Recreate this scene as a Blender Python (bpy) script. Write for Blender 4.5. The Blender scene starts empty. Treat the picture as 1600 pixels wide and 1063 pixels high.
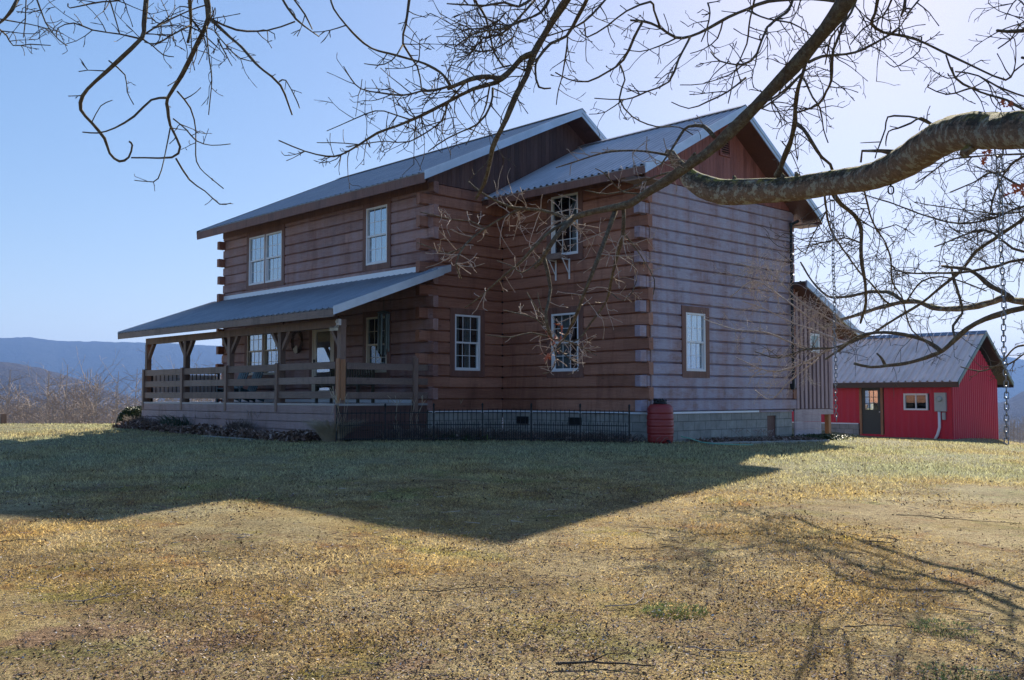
import bpy, math, random
import numpy as np
from mathutils import Vector, Matrix
random.seed(7); RNG = np.random.default_rng(11)
scene = bpy.context.scene
COL = scene.collection

# ------------------------------------------------------------------ camera frame
FPX = 1552.0; PITCH = math.radians(3.264)
CAM = np.array([13.65, -16.86, 0.97])
FW = np.array([-.728, .685, 0.]); FW /= np.linalg.norm(FW)
RT = np.array([FW[1], -FW[0], 0.])
Fv = FW*math.cos(PITCH) + np.array([0, 0, 1.])*math.sin(PITCH)
Uv = -FW*math.sin(PITCH) + np.array([0, 0, 1.])*math.cos(PITCH)

def rdz(r, d, z):            # metres to the right of / in front of the viewpoint, and height
    p = CAM + RT*r + FW*d
    return np.array([p[0], p[1], z])

def W(x, y, d):              # survey bearing (as read off the photograph) and distance to a point
    return CAM + (Fv + RT*(x-800)/FPX - Uv*(y-531.5)/FPX)*d

# ------------------------------------------------------------------ terrain
def PD(px, d, z):
    p = CAM + RT*((px-800)/FPX*d) + FW*d
    return (p[0], p[1], z)
CTRL = [(-14.8, -4.8, .07), (-4.5, -4.7, .0), (0, 0, -.02), (0, 5.85, -.12), (0, 7.8, -.16), (5, -4, -.15), (6, -10, -.25),
        (-2, -12, -.25), (-10, -13, -.3), (13.65, -16.86, -.62), (8, -19, -.62), (17, -10, -.6), (20, -22, -.9),
        (-7, 22.9, -.60), (-3.1, 22.9, -.76), (-3.1, 27.4, -.88), (-8, 24, -.42), PD(1600, 30, -.52), PD(1750, 26, -.55), PD(0, 28, .03), PD(0, 34, .0), PD(200, 34, .0),
        PD(-300, 34, -.1), PD(0, 46, -1.6), PD(200, 46, -1.6), PD(-300, 46, -1.8), PD(0, 60, -4.5), PD(250, 60, -4.5),
        PD(1600, 38, -.93), PD(1800, 36, -1.0), PD(1600, 52, -3.2), PD(1300, 60, -4), PD(1900, 52, -3.2), PD(500, 60, -3.5),
        PD(800, 60, -4), PD(-2000, 30, -2), PD(3000, 30, -2), (30, -50, -3), (-30, -40, -2)]
_c = np.array(CTRL); _cs = 5.0
_K = np.sqrt(((_c[:, None, :2]-_c[None, :, :2])**2).sum(-1)+_cs**2)
_w = np.linalg.solve(_K + np.eye(len(_c))*.02, _c[:, 2]+.5)
def sstep(a, b, x):
    t = np.clip((x-a)/(b-a), 0, 1); return t*t*(3-2*t)
def G(x, y):
    x = np.asarray(x, float); y = np.asarray(y, float)
    sh = x.shape; xf = x.ravel(); yf = y.ravel(); out = np.empty(len(xf))
    for i in range(0, len(xf), 20000):
        a = xf[i:i+20000]; b = yf[i:i+20000]
        k = np.sqrt((a[:, None]-_c[:, 0])**2+(b[:, None]-_c[:, 1])**2+_cs**2)
        near = k@_w-.5
        R = np.hypot(a+3, b-2)
        far = -6-64*sstep(60, 650, R)+5*np.sin(a/90.)*np.sin(b/75.+1)*sstep(80, 300, R)
        t = sstep(48, 95, R)
        out[i:i+20000] = near*(1-t)+far*t
    return out.reshape(sh)
def gz(x, y): return float(G(np.array([x]), np.array([y]))[0])
def on_ground(px, py):       # walk the bearing until it meets the lawn
    d = Fv + RT*(px-800)/FPX - Uv*(py-531.5)/FPX
    t = np.linspace(3, 60, 2400); P = CAM[None]+d[None]*t[:, None]
    k = np.argmax(P[:, 2] < G(P[:, 0], P[:, 1])); p = P[k]
    return np.array([p[0], p[1], gz(p[0], p[1])])

def vnoise(x, y, s, seed=0):
    x = np.asarray(x)/s; y = np.asarray(y)/s
    xi = np.floor(x).astype(int); yi = np.floor(y).astype(int); u = x-xi; v = y-yi
    u = u*u*(3-2*u); v = v*v*(3-2*v)
    def h(a, b):
        n = (a*374761393 + b*668265263 + seed*1442695) & 0x7fffffff
        n = ((n ^ (n >> 13))*1274126177) & 0x7fffffff
        return ((n ^ (n >> 16)) & 0xffff)/65535.
    return (h(xi, yi)*(1-u)+h(xi+1, yi)*u)*(1-v)+(h(xi, yi+1)*(1-u)+h(xi+1, yi+1)*u)*v

# ------------------------------------------------------------------ mesh helpers
class MB:
    def __init__(s): s.v = []; s.f = []; s.t = []; s.smooth = False
    def poly(s, pts, t=.5):
        n = len(s.v); s.v += [tuple(map(float, p)) for p in pts]; s.f.append(tuple(range(n, n+len(pts)))); s.t.append(t); return s
    def hexa(s, P, t=.5):     # P: 4 bottom + 4 top (ccw from above)
        n = len(s.v); s.v += [tuple(map(float, p)) for p in P]
        for q in ((3, 2, 1, 0), (4, 5, 6, 7), (0, 1, 5, 4), (1, 2, 6, 5), (2, 3, 7, 6), (3, 0, 4, 7)):
            s.f.append(tuple(n+i for i in q)); s.t.append(t)
        return s
    def box(s, x0, x1, y0, y1, z0, z1, t=.5):
        if x0 > x1: x0, x1 = x1, x0
        if y0 > y1: y0, y1 = y1, y0
        if z0 > z1: z0, z1 = z1, z0
        return s.hexa([(x0, y0, z0), (x1, y0, z0), (x1, y1, z0), (x0, y1, z0), (x0, y0, z1), (x1, y0, z1), (x1, y1, z1), (x0, y1, z1)], t)
    def beam(s, a, b, w, h, up=(0, 0, 1), t=.5):
        a = np.array(a, float); b = np.array(b, float); d = b-a; d /= np.linalg.norm(d)
        u = np.array(up, float); r = np.cross(d, u); r /= np.linalg.norm(r); u = np.cross(r, d)
        r = r*w/2; u = u*h/2
        return s.hexa([a-r-u, b-r-u, b+r-u, a+r-u, a-r+u, b-r+u, b+r+u, a+r+u][0:1]+[a+r-u, b+r-u, b-r-u, a-r+u, a+r+u, b+r+u, b-r+u], t)
    def tube(s, pts, rad, n=6, t=.5, cap=True, flat=1.0):
        pts = np.array(pts, float); m = len(pts)
        if np.isscalar(rad): rad = [rad]*m
        T = np.gradient(pts, axis=0); T /= (np.linalg.norm(T, axis=1)[:, None]+1e-9)
        ref = np.array([0, 0, 1.]) if abs(T[0][2]) < .9 else np.array([1., 0, 0])
        u = np.cross(T[0], ref); u /= np.linalg.norm(u); base = len(s.v)
        an = [2*math.pi*k/n for k in range(n)]
        for i in range(m):
            u = u-T[i]*(u@T[i]); u /= (np.linalg.norm(u)+1e-9); w = np.cross(T[i], u)
            for a in an:
                p = pts[i]+(u*math.cos(a)+w*math.sin(a)*flat)*rad[i]; s.v.append((p[0], p[1], p[2]))
        for i in range(m-1):
            for k in range(n):
                a = base+i*n+k; b = base+i*n+(k+1) % n
                s.f.append((a, b, b+n, a+n)); s.t.append(t)
        if cap:
            s.f.append(tuple(base+k for k in range(n))[::-1]); s.t.append(t)
            s.f.append(tuple(base+(m-1)*n+k for k in range(n))); s.t.append(t)
        return s
    def lathe(s, c, prof, n=24, t=.5, axis=2):
        base = len(s.v)
        for (r, z) in prof:
            for k in range(n):
                a = 2*math.pi*k/n
                if axis == 2: s.v.append((c[0]+r*math.cos(a), c[1]+r*math.sin(a), c[2]+z))
                elif axis == 0: s.v.append((c[0]+z, c[1]+r*math.cos(a), c[2]+r*math.sin(a)))
                else: s.v.append((c[0]+r*math.cos(a), c[1]+z, c[2]+r*math.sin(a)))
        for i in range(len(prof)-1):
            for k in range(n):
                a = base+i*n+k; b = base+i*n+(k+1) % n; s.f.append((a, b, b+n, a+n)); s.t.append(t)
        s.f.append(tuple(base+k for k in range(n))[::-1]); s.t.append(t)
        s.f.append(tuple(base+(len(prof)-1)*n+k for k in range(n))); s.t.append(t)
        return s
    def build(s, name, mat, parent=None, smooth=False, bevel=0):
        me = bpy.data.meshes.new(name); me.from_pydata(s.v, [], s.f)
        a = me.attributes.new('tone', 'FLOAT', 'FACE'); a.data.foreach_set('value', np.array(s.t, dtype=np.float32))
        if mat: me.materials.append(mat)
        if smooth: me.shade_smooth()
        me.update()
        o = bpy.data.objects.new(name, me); COL.objects.link(o)
        if parent:
            o.parent = parent
            L = parent.matrix_world if False else None
            off = Vector((0, 0, 0)); q = parent
            while q: off += q.location; q = q.parent
            if off.length > 0:
                o.location = -off      # geometry is written in world coordinates
        if bevel:
            m = o.modifiers.new('bevel', 'BEVEL'); m.width = bevel; m.segments = 2; m.limit_method = 'ANGLE'
        return o

def tag(o, label=None, cat=None, group=None, kind=None):
    if label: o['label'] = label
    if cat: o['category'] = cat
    if group: o['group'] = group
    if kind: o['kind'] = kind
    return o
def thing(name, loc, label, cat, group=None):
    o = bpy.data.objects.new(name, None); o.location = tuple(map(float, loc)); o.empty_display_size = .2
    COL.objects.link(o); return tag(o, label, cat, group)

# ------------------------------------------------------------------ materials
def lin(c): return tuple(((v/255.+.055)/1.055)**2.4 if v > 10 else v/255./12.92 for v in c)
class NT:
    def __init__(s, name, rough=.6, metal=0., spec=.5):
        s.m = bpy.data.materials.new(name); s.m.use_nodes = True; s.n = s.m.node_tree.nodes; s.l = s.m.node_tree.links
        s.b = s.n['Principled BSDF']; s.b.inputs['Roughness'].default_value = rough; s.b.inputs['Metallic'].default_value = metal
        s.b.inputs['Specular IOR Level'].default_value = spec; s._c = None
    def node(s, typ, **k):
        n = s.n.new(typ)
        for a, v in k.items():
            if a.startswith('i_'):
                n.inputs[int(a[2:]) if a[2:].isdigit() else a[2:]].default_value = v
            else: setattr(n, a, v)
        return n
    def link(s, a, b): s.l.new(a, b)
    def pos(s, scale=(1, 1, 1), rot=(0, 0, 0)):
        if s._c is None: s._c = s.node('ShaderNodeTexCoord')
        mp = s.node('ShaderNodeMapping'); mp.inputs['Scale'].default_value = scale; mp.inputs['Rotation'].default_value = rot
        s.link(s._c.outputs['Object'], mp.inputs[0]); return mp.outputs[0]
    def noise(s, vec, scale=5., detail=4., rough=.55, dist=0.):
        n = s.node('ShaderNodeTexNoise'); n.inputs['Scale'].default_value = scale; n.inputs['Detail'].default_value = detail
        n.inputs['Roughness'].default_value = rough; n.inputs['Distortion'].default_value = dist
        s.link(vec, n.inputs['Vector']); return n.outputs['Fac']
    def ramp(s, fac, stops):
        r = s.node('ShaderNodeValToRGB'); e = r.color_ramp.elements
        e[0].position = stops[0][0]; e[0].color = (*stops[0][1], 1); e[1].position = stops[-1][0]; e[1].color = (*stops[-1][1], 1)
        for p, c in stops[1:-1]: q = e.new(p); q.color = (*c, 1)
        s.link(fac, r.inputs[0]); return r.outputs[0]
    def fr(s, fac, a, b, lo=0., hi=1.):   # float remap
        r = s.node('ShaderNodeMapRange'); r.clamp = True
        for i, v in zip((1, 2, 3, 4), (a, b, lo, hi)): r.inputs[i].default_value = v
        s.link(fac, r.inputs[0]); return r.outputs[0]
    def mix(s, fac, a, b, mode='MIX'):
        m = s.node('ShaderNodeMix', data_type='RGBA', blend_type=mode)
        for sock, v in ((m.inputs[0], fac), (m.inputs[6], a), (m.inputs[7], b)):
            if isinstance(v, (int, float)): sock.default_value = v
            elif isinstance(v, tuple): sock.default_value = (*v, 1) if len(v) == 3 else v
            else: s.link(v, sock)
        return m.outputs[2]
    def math(s, op, a, b=None):
        m = s.node('ShaderNodeMath', operation=op)
        for i, v in enumerate((a, b)):
            if v is None: continue
            if isinstance(v, (int, float)): m.inputs[i].default_value = v
            else: s.link(v, m.inputs[i])
        return m.outputs[0]
    def attr(s, name='tone'):
        a = s.node('ShaderNodeAttribute', attribute_name=name); return a.outputs['Fac']
    def bump(s, h, dist=.01, strength=.6):
        b = s.node('ShaderNodeBump'); b.inputs['Distance'].default_value = dist; b.inputs['Strength'].default_value = strength
        s.link(h, b.inputs['Height']); s.link(b.outputs[0], s.b.inputs['Normal']); return s
    def color(s, c):
        if isinstance(c, tuple): s.b.inputs['Base Color'].default_value = (*c, 1)
        else: s.link(c, s.b.inputs['Base Color'])
        return s
    def rough(s, c): s.link(c, s.b.inputs['Roughness']); return s

def wood(name, c0, c1, c2, grain='x', fade=None, fadec=None, rough=.55, knots=True):
    n = NT(name, rough, 0, .45)
    sc = {'x': (.35, 6, 9), 'y': (6, .35, 9), 'z': (7, 7, .4)}[grain]
    big = {'x': (.5, .5, 3.7), 'y': (.5, .5, 3.7), 'z': (4, 4, .3)}[grain]
    g = n.noise(n.pos(sc), 6, 6, .65, .4)
    b = n.noise(n.pos(big), 1.3, 3, .5)
    t = n.attr()
    f = n.math('ADD', n.math('MULTIPLY', g, .55), n.math('ADD', n.math('MULTIPLY', b, .45), n.math('MULTIPLY', n.fr(t, 0, 1, .12, .40), 1.)))
    K = 1.85 if name.startswith('log') else 1.3; c0, c1, c2 = [tuple(v*K for v in q) for q in (c0, c1, c2)]
    c = n.ramp(f, [(.50, c0), (.74, c1), (1.0, c2)])
    stain = n.noise(n.pos((2.2, 2.2, .35)), 1.2, 6, .7, .8)
    c = n.mix(n.fr(stain, .50, .68, 0, .55), c, tuple(v*.62 for v in c0))
    if knots:
        v = n.node('ShaderNodeTexVoronoi'); v.inputs['Scale'].default_value = 1.
        n.link(n.pos({'x': (1.3, 1.3, 3.7), 'y': (1.3, 1.3, 3.7), 'z': (5, 5, 1)}[grain]), v.inputs[0])
        k = n.fr(v.outputs['Distance'], .03, .09, .55, 1.)
        c = n.mix(1., c, n.node('ShaderNodeCombineColor').outputs[0] if False else k, 'MULTIPLY')
    if fade:
        st = n.noise(n.pos((1.6, 1.6, .22)), 1.6, 4, .6)
        st2 = n.noise(n.pos((1, 1, 2.5)), 3.0, 5, .6)
        m = n.fr(n.math('ADD', n.math('MULTIPLY', st, .62), n.math('MULTIPLY', st2, .38)), fade[0], fade[1], 0, fade[2])
        c = n.mix(m, c, fadec)
    fine = n.noise(n.pos({'x': (2, 40, 60), 'y': (40, 2, 60), 'z': (50, 50, 2)}[grain]), 3, 4, .7)
    c = n.mix(.6, c, n.ramp(fine, [(.32, (.45, .43, .42)), (.62, (1., 1., 1.))]), 'MULTIPLY')
    n.color(c); n.rough(n.fr(b, .3, .7, rough-.08, rough+.12))
    n.bump(n.math('ADD', g, n.math('MULTIPLY', fine, .5)), .006, .7)
    return n.m

def simple(name, c, rough=.5, metal=0., var=.15, scale=6., bump=.0, spec=.5):
    n = NT(name, rough, metal, spec)
    q = n.noise(n.pos(), scale, 5, .6)
    n.color(n.mix(q, tuple(v*(1-var) for v in c), tuple(min(1, v*(1+var)) for v in c)))
    if bump: n.bump(n.noise(n.pos(), scale*4, 4), bump, .6)
    return n.m

M = {}
M['log_front'] = wood('log_stain_faded', (.11, .050, .040), (.185, .098, .085), (.27, .165, .150), 'x', (.42, .62, .5), (.38, .30, .33))
M['log_red'] = wood('log_stain_red', (.105, .040, .024), (.190, .080, .050), (.28, .135, .090), 'x')
M['log_red_y'] = wood('log_stain_red_side', (.105, .040, .024), (.185, .078, .049), (.27, .130, .088), 'y')
M['log_grey'] = wood('log_stain_weathered', (.11, .055, .052), (.175, .115, .125), (.24, .18, .21), 'y', (.40, .58, .85), (.40, .38, .50), rough=.42)
M['trim'] = wood('trim_brown', (.10, .042, .028), (.16, .072, .052), (.22, .115, .09), 'z', knots=False)
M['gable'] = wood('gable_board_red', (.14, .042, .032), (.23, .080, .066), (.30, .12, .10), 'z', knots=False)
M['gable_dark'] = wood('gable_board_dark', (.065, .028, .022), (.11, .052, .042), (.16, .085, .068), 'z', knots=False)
M['soffit'] = wood('soffit_wood', (.055, .020, .012), (.095, .038, .024), (.13, .055, .04), 'y', knots=False)
M['rail'] = wood('rail_wood', (.11, .072, .058), (.19, .13, .105), (.27, .20, .17), 'x', knots=True)
M['post'] = wood('post_wood', (.11, .068, .05), (.19, .12, .092), (.28, .185, .15), 'z', knots=True)
M['bare_wood'] = wood('bare_cedar', (.22, .09, .04), (.33, .15, .07), (.42, .22, .11), 'z')
M['skirt'] = wood('porch_skirt', (.19, .12, .105), (.28, .19, .18), (.36, .26, .26), 'x', (.4, .6, .4), (.36, .29, .31), knots=False)
M['skirt_y'] = wood('annex_skirt', (.25, .18, .18), (.37, .29, .30), (.46, .38, .41), 'y', knots=False)
M['slat'] = wood('annex_slat', (.24, .16, .16), (.34, .24, .25), (.44, .33, .36), 'z', knots=False)
M['white'] = simple('white_vinyl', (.74, .74, .76), .35, 0, .05)
M['cream'] = simple('cream_paint', (.66, .60, .50), .4, 0, .05)
M['flash'] = simple('white_flashing', (.72, .76, .82), .35, .1, .06)
M['black_iron'] = simple('black_iron', (.022, .026, .03), .45, .6, .3)
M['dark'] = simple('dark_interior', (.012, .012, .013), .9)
M['dark_gutter'] = simple('dark_brown_gutter', (.05, .035, .03), .4, .2)

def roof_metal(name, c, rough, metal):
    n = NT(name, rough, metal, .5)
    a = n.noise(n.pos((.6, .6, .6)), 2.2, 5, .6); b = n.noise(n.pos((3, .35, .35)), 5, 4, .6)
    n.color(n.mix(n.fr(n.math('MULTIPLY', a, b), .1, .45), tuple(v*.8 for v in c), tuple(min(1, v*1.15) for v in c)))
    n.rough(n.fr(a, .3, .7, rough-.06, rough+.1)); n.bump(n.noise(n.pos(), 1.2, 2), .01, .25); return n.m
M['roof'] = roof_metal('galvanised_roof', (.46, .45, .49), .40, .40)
M['roof_blue'] = roof_metal('roof_shade_tint', (.29, .32, .37), .42, .45)  # galvanised metal darkened and blued: shade and reflected sky put into the colour
M['rake'] = roof_metal('rake_trim_metal', (.50, .56, .64), .35, .6)
M['roof_shed'] = roof_metal('shed_roof_metal', (.86, .69, .62), .5, .3)

def glass(name, refl=.33, tint=(.62, .70, .74)):
    n = NT(name); n.n.remove(n.b)
    out = [x for x in n.n if x.type == 'OUTPUT_MATERIAL'][0]
    g = n.node('ShaderNodeBsdfGlossy'); g.inputs['Roughness'].default_value = .02; g.inputs['Color'].default_value = (.9, .96, 1, 1)
    t = n.node('ShaderNodeBsdfTransparent'); t.inputs[0].default_value = (*tint, 1)
    lw = n.node('ShaderNodeLayerWeight'); lw.inputs[0].default_value = .5
    f = n.fr(n.math('POWER', lw.outputs['Facing'], 4.), 0, 1, refl, 1.)
    m = n.node('ShaderNodeMixShader'); n.link(f, m.inputs[0]); n.link(t.outputs[0], m.inputs[1]); n.link(g.outputs[0], m.inputs[2])
    bp = n.node('ShaderNodeBump'); bp.inputs['Distance'].default_value = .01; bp.inputs['Strength'].default_value = .12
    n.link(n.noise(n.pos(), 1.6, 2), bp.inputs['Height']); n.link(bp.outputs[0], g.inputs['Normal'])
    n.link(m.outputs[0], out.inputs[0]); return n.m
M['glass'] = glass('window_glass', .42)
M['glass_low'] = glass('window_glass_clear', .10)
M['curtain'] = simple('curtain_cloth', (.50, .50, .45), .9, 0, .15)
M['blind'] = simple('window_blind', (.36, .46, .50), .8, 0, .06)  # blue-grey: sky reflected in the panes is put into the blind colour

def block_mat():
    n = NT('concrete_block', .9, 0, .3)
    br = n.node('ShaderNodeTexBrick'); br.inputs['Scale'].default_value = 1.; br.inputs['Mortar Size'].default_value = .007
    br.inputs['Brick Width'].default_value = .42; br.inputs['Row Height'].default_value = .205
    br.inputs['Color1'].default_value = (.32, .315, .30, 1); br.inputs['Color2'].default_value = (.40, .39, .365, 1); br.inputs['Mortar'].default_value = (.17, .165, .155, 1)
    c = n.node('ShaderNodeTexCoord'); sx = n.node('ShaderNodeSeparateXYZ'); cx = n.node('ShaderNodeCombineXYZ')
    n.link(c.outputs['Object'], sx.inputs[0]); n.link(n.math('ADD', sx.outputs[0], sx.outputs[1]), cx.inputs[0]); n.link(sx.outputs[2], cx.inputs[1]); n.link(cx.outputs[0], br.inputs[0])
    q = n.noise(n.pos(), 4, 6, .7)
    n.color(n.mix(.8, br.outputs[0], n.ramp(q, [(.3, (.55, .56, .52)), (.7, (1.1, 1.08, 1.05))]), 'MULTIPLY'))
    n.bump(n.math('ADD', n.math('MULTIPLY', br.outputs[1], -1.), n.math('MULTIPLY', n.noise(n.pos(), 60, 4), .4)), .008, .8); return n.m
M['block'] = block_mat()

def bark(name, base, lichen, moss, scale=1., mossy=True):
    n = NT(name, .9, 0, .25)
    a = n.noise(n.pos((1, 1, 1)), 34*scale, 8, .78, .3); b = n.noise(n.pos(), 15*scale, 8, .72, 0.); c3 = n.noise(n.pos(), 24*scale, 7, .8, 0.)
    c = n.ramp(a, [(.3, tuple(v*.35 for v in base)), (.55, base), (.75, tuple(v*1.5 for v in base))])
    c = n.mix(n.fr(b, .525, .55, 0, .95), c, lichen)
    c = n.mix(n.fr(c3, .60, .66, 0, .75), c, tuple(min(1, v*1.5) for v in lichen))
    if mossy:
        ge = n.node('ShaderNodeNewGeometry'); s = n.node('ShaderNodeSeparateXYZ'); n.link(ge.outputs['True Normal'], s.inputs[0])
        m = n.math('MULTIPLY', n.fr(s.outputs[2], .35, .8), n.fr(n.noise(n.pos(), 11*scale, 5, .7), .42, .52))
        c = n.mix(m, c, moss)
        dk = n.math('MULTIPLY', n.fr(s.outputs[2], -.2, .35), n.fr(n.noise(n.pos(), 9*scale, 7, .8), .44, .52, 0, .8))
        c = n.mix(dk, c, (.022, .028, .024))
    n.color(c); n.bump(n.math('ADD', n.math('MULTIPLY', a, 1.4), n.math('MULTIPLY', c3, .9)), .045 if mossy else .02, 1.); return n.m
M['bark'] = bark('oak_bark', (.40, .29, .21), (.60, .60, .50), (.42, .36, .05))
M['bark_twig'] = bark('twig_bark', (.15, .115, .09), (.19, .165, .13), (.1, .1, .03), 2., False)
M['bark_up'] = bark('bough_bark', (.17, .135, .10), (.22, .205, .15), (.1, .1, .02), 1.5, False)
M['bark_pale'] = bark('twig_bark_sun_tint', (.66, .53, .47), (.55, .47, .40), (.1, .1, .03), 2., False)  # paler copy of the twig bark, sunlight put into the colour
M['far_bark'] = simple('distant_tree_bark', (.30, .235, .20), .9, 0, .3, 1.)
M['oak_leaf'] = simple('dead_oak_leaf', (.36, .10, .05), .7, 0, .3, 20.)
HAZE, SKY, SUN, EXPO = 1.4e-4, .15, 4.5, 1.42
# ------------------------------------------------------------------ ground
def ground_nodes(n, blade=False):
    p = n.pos()
    big = n.noise(p, .22, 4, .6); mid = n.noise(p, 1.4, 5, .62); fine = n.noise(p, 22, 6, .72); vf = n.noise(p, 90, 4, .7)
    straw = n.ramp(n.math('ADD', n.math('MULTIPLY', mid, .45), n.math('MULTIPLY', fine, .55)),
                   [(.33, (.16, .11, .055)), (.45, (.38, .285, .145)), (.56, (.62, .50, .27)), (.72, (.80, .68, .43))])
    rust = n.mix(n.fr(n.noise(p, 2.6, 5, .65), .56, .66, 0, .55), straw, (.32, .15, .065))
    mossf = n.fr(n.noise(p, 1.9, 6, .7, .5), .60, .67, 0, .7)
    c = n.mix(mossf, rust, (.42, .33, .06))
    c = n.mix(n.fr(n.noise(p, .75, 4, .6), .47, .62, 0, .55), c, n.mix(1., c, (1.12, .98, .62), 'MULTIPLY'))
    c = n.mix(n.fr(n.noise(p, 1.1, 4, .6, .4), .55, .66, 0, .6), c, n.mix(1., c, (.62, .80, .45), 'MULTIPLY'))
    # dist from the oak: greener further out, with the house shadow's tone put in
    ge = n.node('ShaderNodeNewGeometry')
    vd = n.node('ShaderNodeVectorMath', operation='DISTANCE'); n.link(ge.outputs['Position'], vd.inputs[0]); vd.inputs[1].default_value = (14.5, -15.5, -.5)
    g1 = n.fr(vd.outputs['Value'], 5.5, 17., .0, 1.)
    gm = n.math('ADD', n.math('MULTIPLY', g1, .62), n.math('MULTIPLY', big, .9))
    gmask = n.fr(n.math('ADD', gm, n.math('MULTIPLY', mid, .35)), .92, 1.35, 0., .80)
    green = n.ramp(fine, [(.3, (.15, .19, .13)), (.5, (.36, .41, .275)), (.72, (.57, .60, .40))])  # grass green, lightened and blued to paint in the skylit lawn shadow
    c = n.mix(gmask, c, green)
    return c, fine, vf, mid
def ground_mat():
    n = NT('lawn', .95, 0, .12)
    c, fine, vf, mid = ground_nodes(n)
    sn = n.noise(n.pos(), .55, 5, .6)
    soil = n.fr(sn, .72, .78, 0, .5)
    def patch(px, py, R, amt):
        q = on_ground(px, py); ge = n.node('ShaderNodeNewGeometry'); vd = n.node('ShaderNodeVectorMath', operation='DISTANCE'); n.link(ge.outputs['Position'], vd.inputs[0]); vd.inputs[1].default_value = tuple(q)
        return n.fr(n.math('ADD', vd.outputs['Value'], n.math('MULTIPLY', n.math('SUBTRACT', n.noise(n.pos(), 5., 6, .75), .5), R*3.2)), R*1.05, R*.55, 0, amt)
    for (px, py, R) in ((330, 1003, .30), (165, 985, .30), (60, 1000, .22), (640, 1040, .16)): soil = n.math('MAXIMUM', soil, patch(px, py, R, .85))
    moss = patch(1010, 955, .30, .7)
    for (px, py, R) in ((150, 925, .45), (920, 1000, .22), (560, 1010, .2), (1260, 985, .2), (820, 985, .25)): moss = n.math('MAXIMUM', moss, patch(px, py, R, .65))
    c = n.mix(moss, c, n.ramp(fine, [(.35, (.16, .13, .02)), (.65, (.52, .42, .09))]))
    c = n.mix(soil, c, n.ramp(fine, [(.3, (.26, .15, .09)), (.7, (.55, .38, .26))]))
    v3 = n.noise(n.pos(), 210, 3, .8)
    c = n.mix(.8, c, n.ramp(vf, [(.40, (.16, .14, .12)), (.60, (1.05, 1.05, 1.05))]), 'MULTIPLY')
    c = n.mix(.7, c, n.ramp(v3, [(.40, (.35, .32, .30)), (.60, (1.35, 1.3, 1.25))]), 'MULTIPLY')
    n.color(c); n.bump(n.math('ADD', n.math('MULTIPLY', vf, .5), n.math('ADD', fine, n.math('MULTIPLY', mid, 1.5))), .05, .9)
    return n.m
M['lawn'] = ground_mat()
def blade_mat():
    n = NT('grass_blade', .7, 0, .3)
    c, fine, vf, mid = ground_nodes(n)
    t = n.attr()
    c = n.mix(1., c, n.ramp(t, [(0., (.35, .3, .25)), (.5, (1.1, 1.06, .95)), (1., (1.45, 1.4, 1.3))]), 'MULTIPLY')
    n.color(c)
    tr = n.node('ShaderNodeBsdfTranslucent'); n.link(c, tr.inputs[0])
    mx = n.node('ShaderNodeMixShader'); mx.inputs[0].default_value = .45
    out = [x for x in n.n if x.type == 'OUTPUT_MATERIAL'][0]
    n.link(n.b.outputs[0], mx.inputs[1]); n.link(tr.outputs[0], mx.inputs[2]); n.link(mx.outputs[0], out.inputs[0]); return n.m
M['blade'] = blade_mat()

def ground():
    nr, na = 210, 300
    R = np.concatenate([np.linspace(0.01, 60, 130), 60*(11000/60.)**(np.linspace(0, 1, nr-130+1)[1:])])
    A = np.linspace(0, 2*math.pi, na, endpoint=False)
    cx, cy = 2., -4.
    X = cx+R[:, None]*np.cos(A)[None]; Y = cy+R[:, None]*np.sin(A)[None]
    Z = G(X, Y) + (vnoise(X, Y, 1.7, 3)-.5)*.05*(R[:, None] < 70)
    V = np.stack([X, Y, Z], -1).reshape(-1, 3)
    F = []
    for i in range(nr-1):
        for k in range(na):
            a = i*na+k; b = i*na+(k+1) % na; F.append((a, b, b+na, a+na))
    F.append(tuple(range(na))[::-1])
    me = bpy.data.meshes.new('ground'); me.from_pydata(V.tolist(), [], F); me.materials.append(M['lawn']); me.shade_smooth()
    o = bpy.data.objects.new('ground', me); COL.objects.link(o); tag(o, kind='structure')
ground()

def in_house(x, y):
    a = (x > -15.0) & (x < -4.5) & (y > -4.85) & (y < 8)
    b = (x >= -4.7) & (x < .05) & (y > -.1) & (y < 7.9)
    t = (x+4.62)/4.62
    c = (x > -4.7) & (x < 0) & (y > (-4.75+4.5*t)) & (y < 3)
    s = (x > -10.6) & (x < -3.1) & (y > 22.9) & (y < 27.5)
    return a | b | c | s

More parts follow.
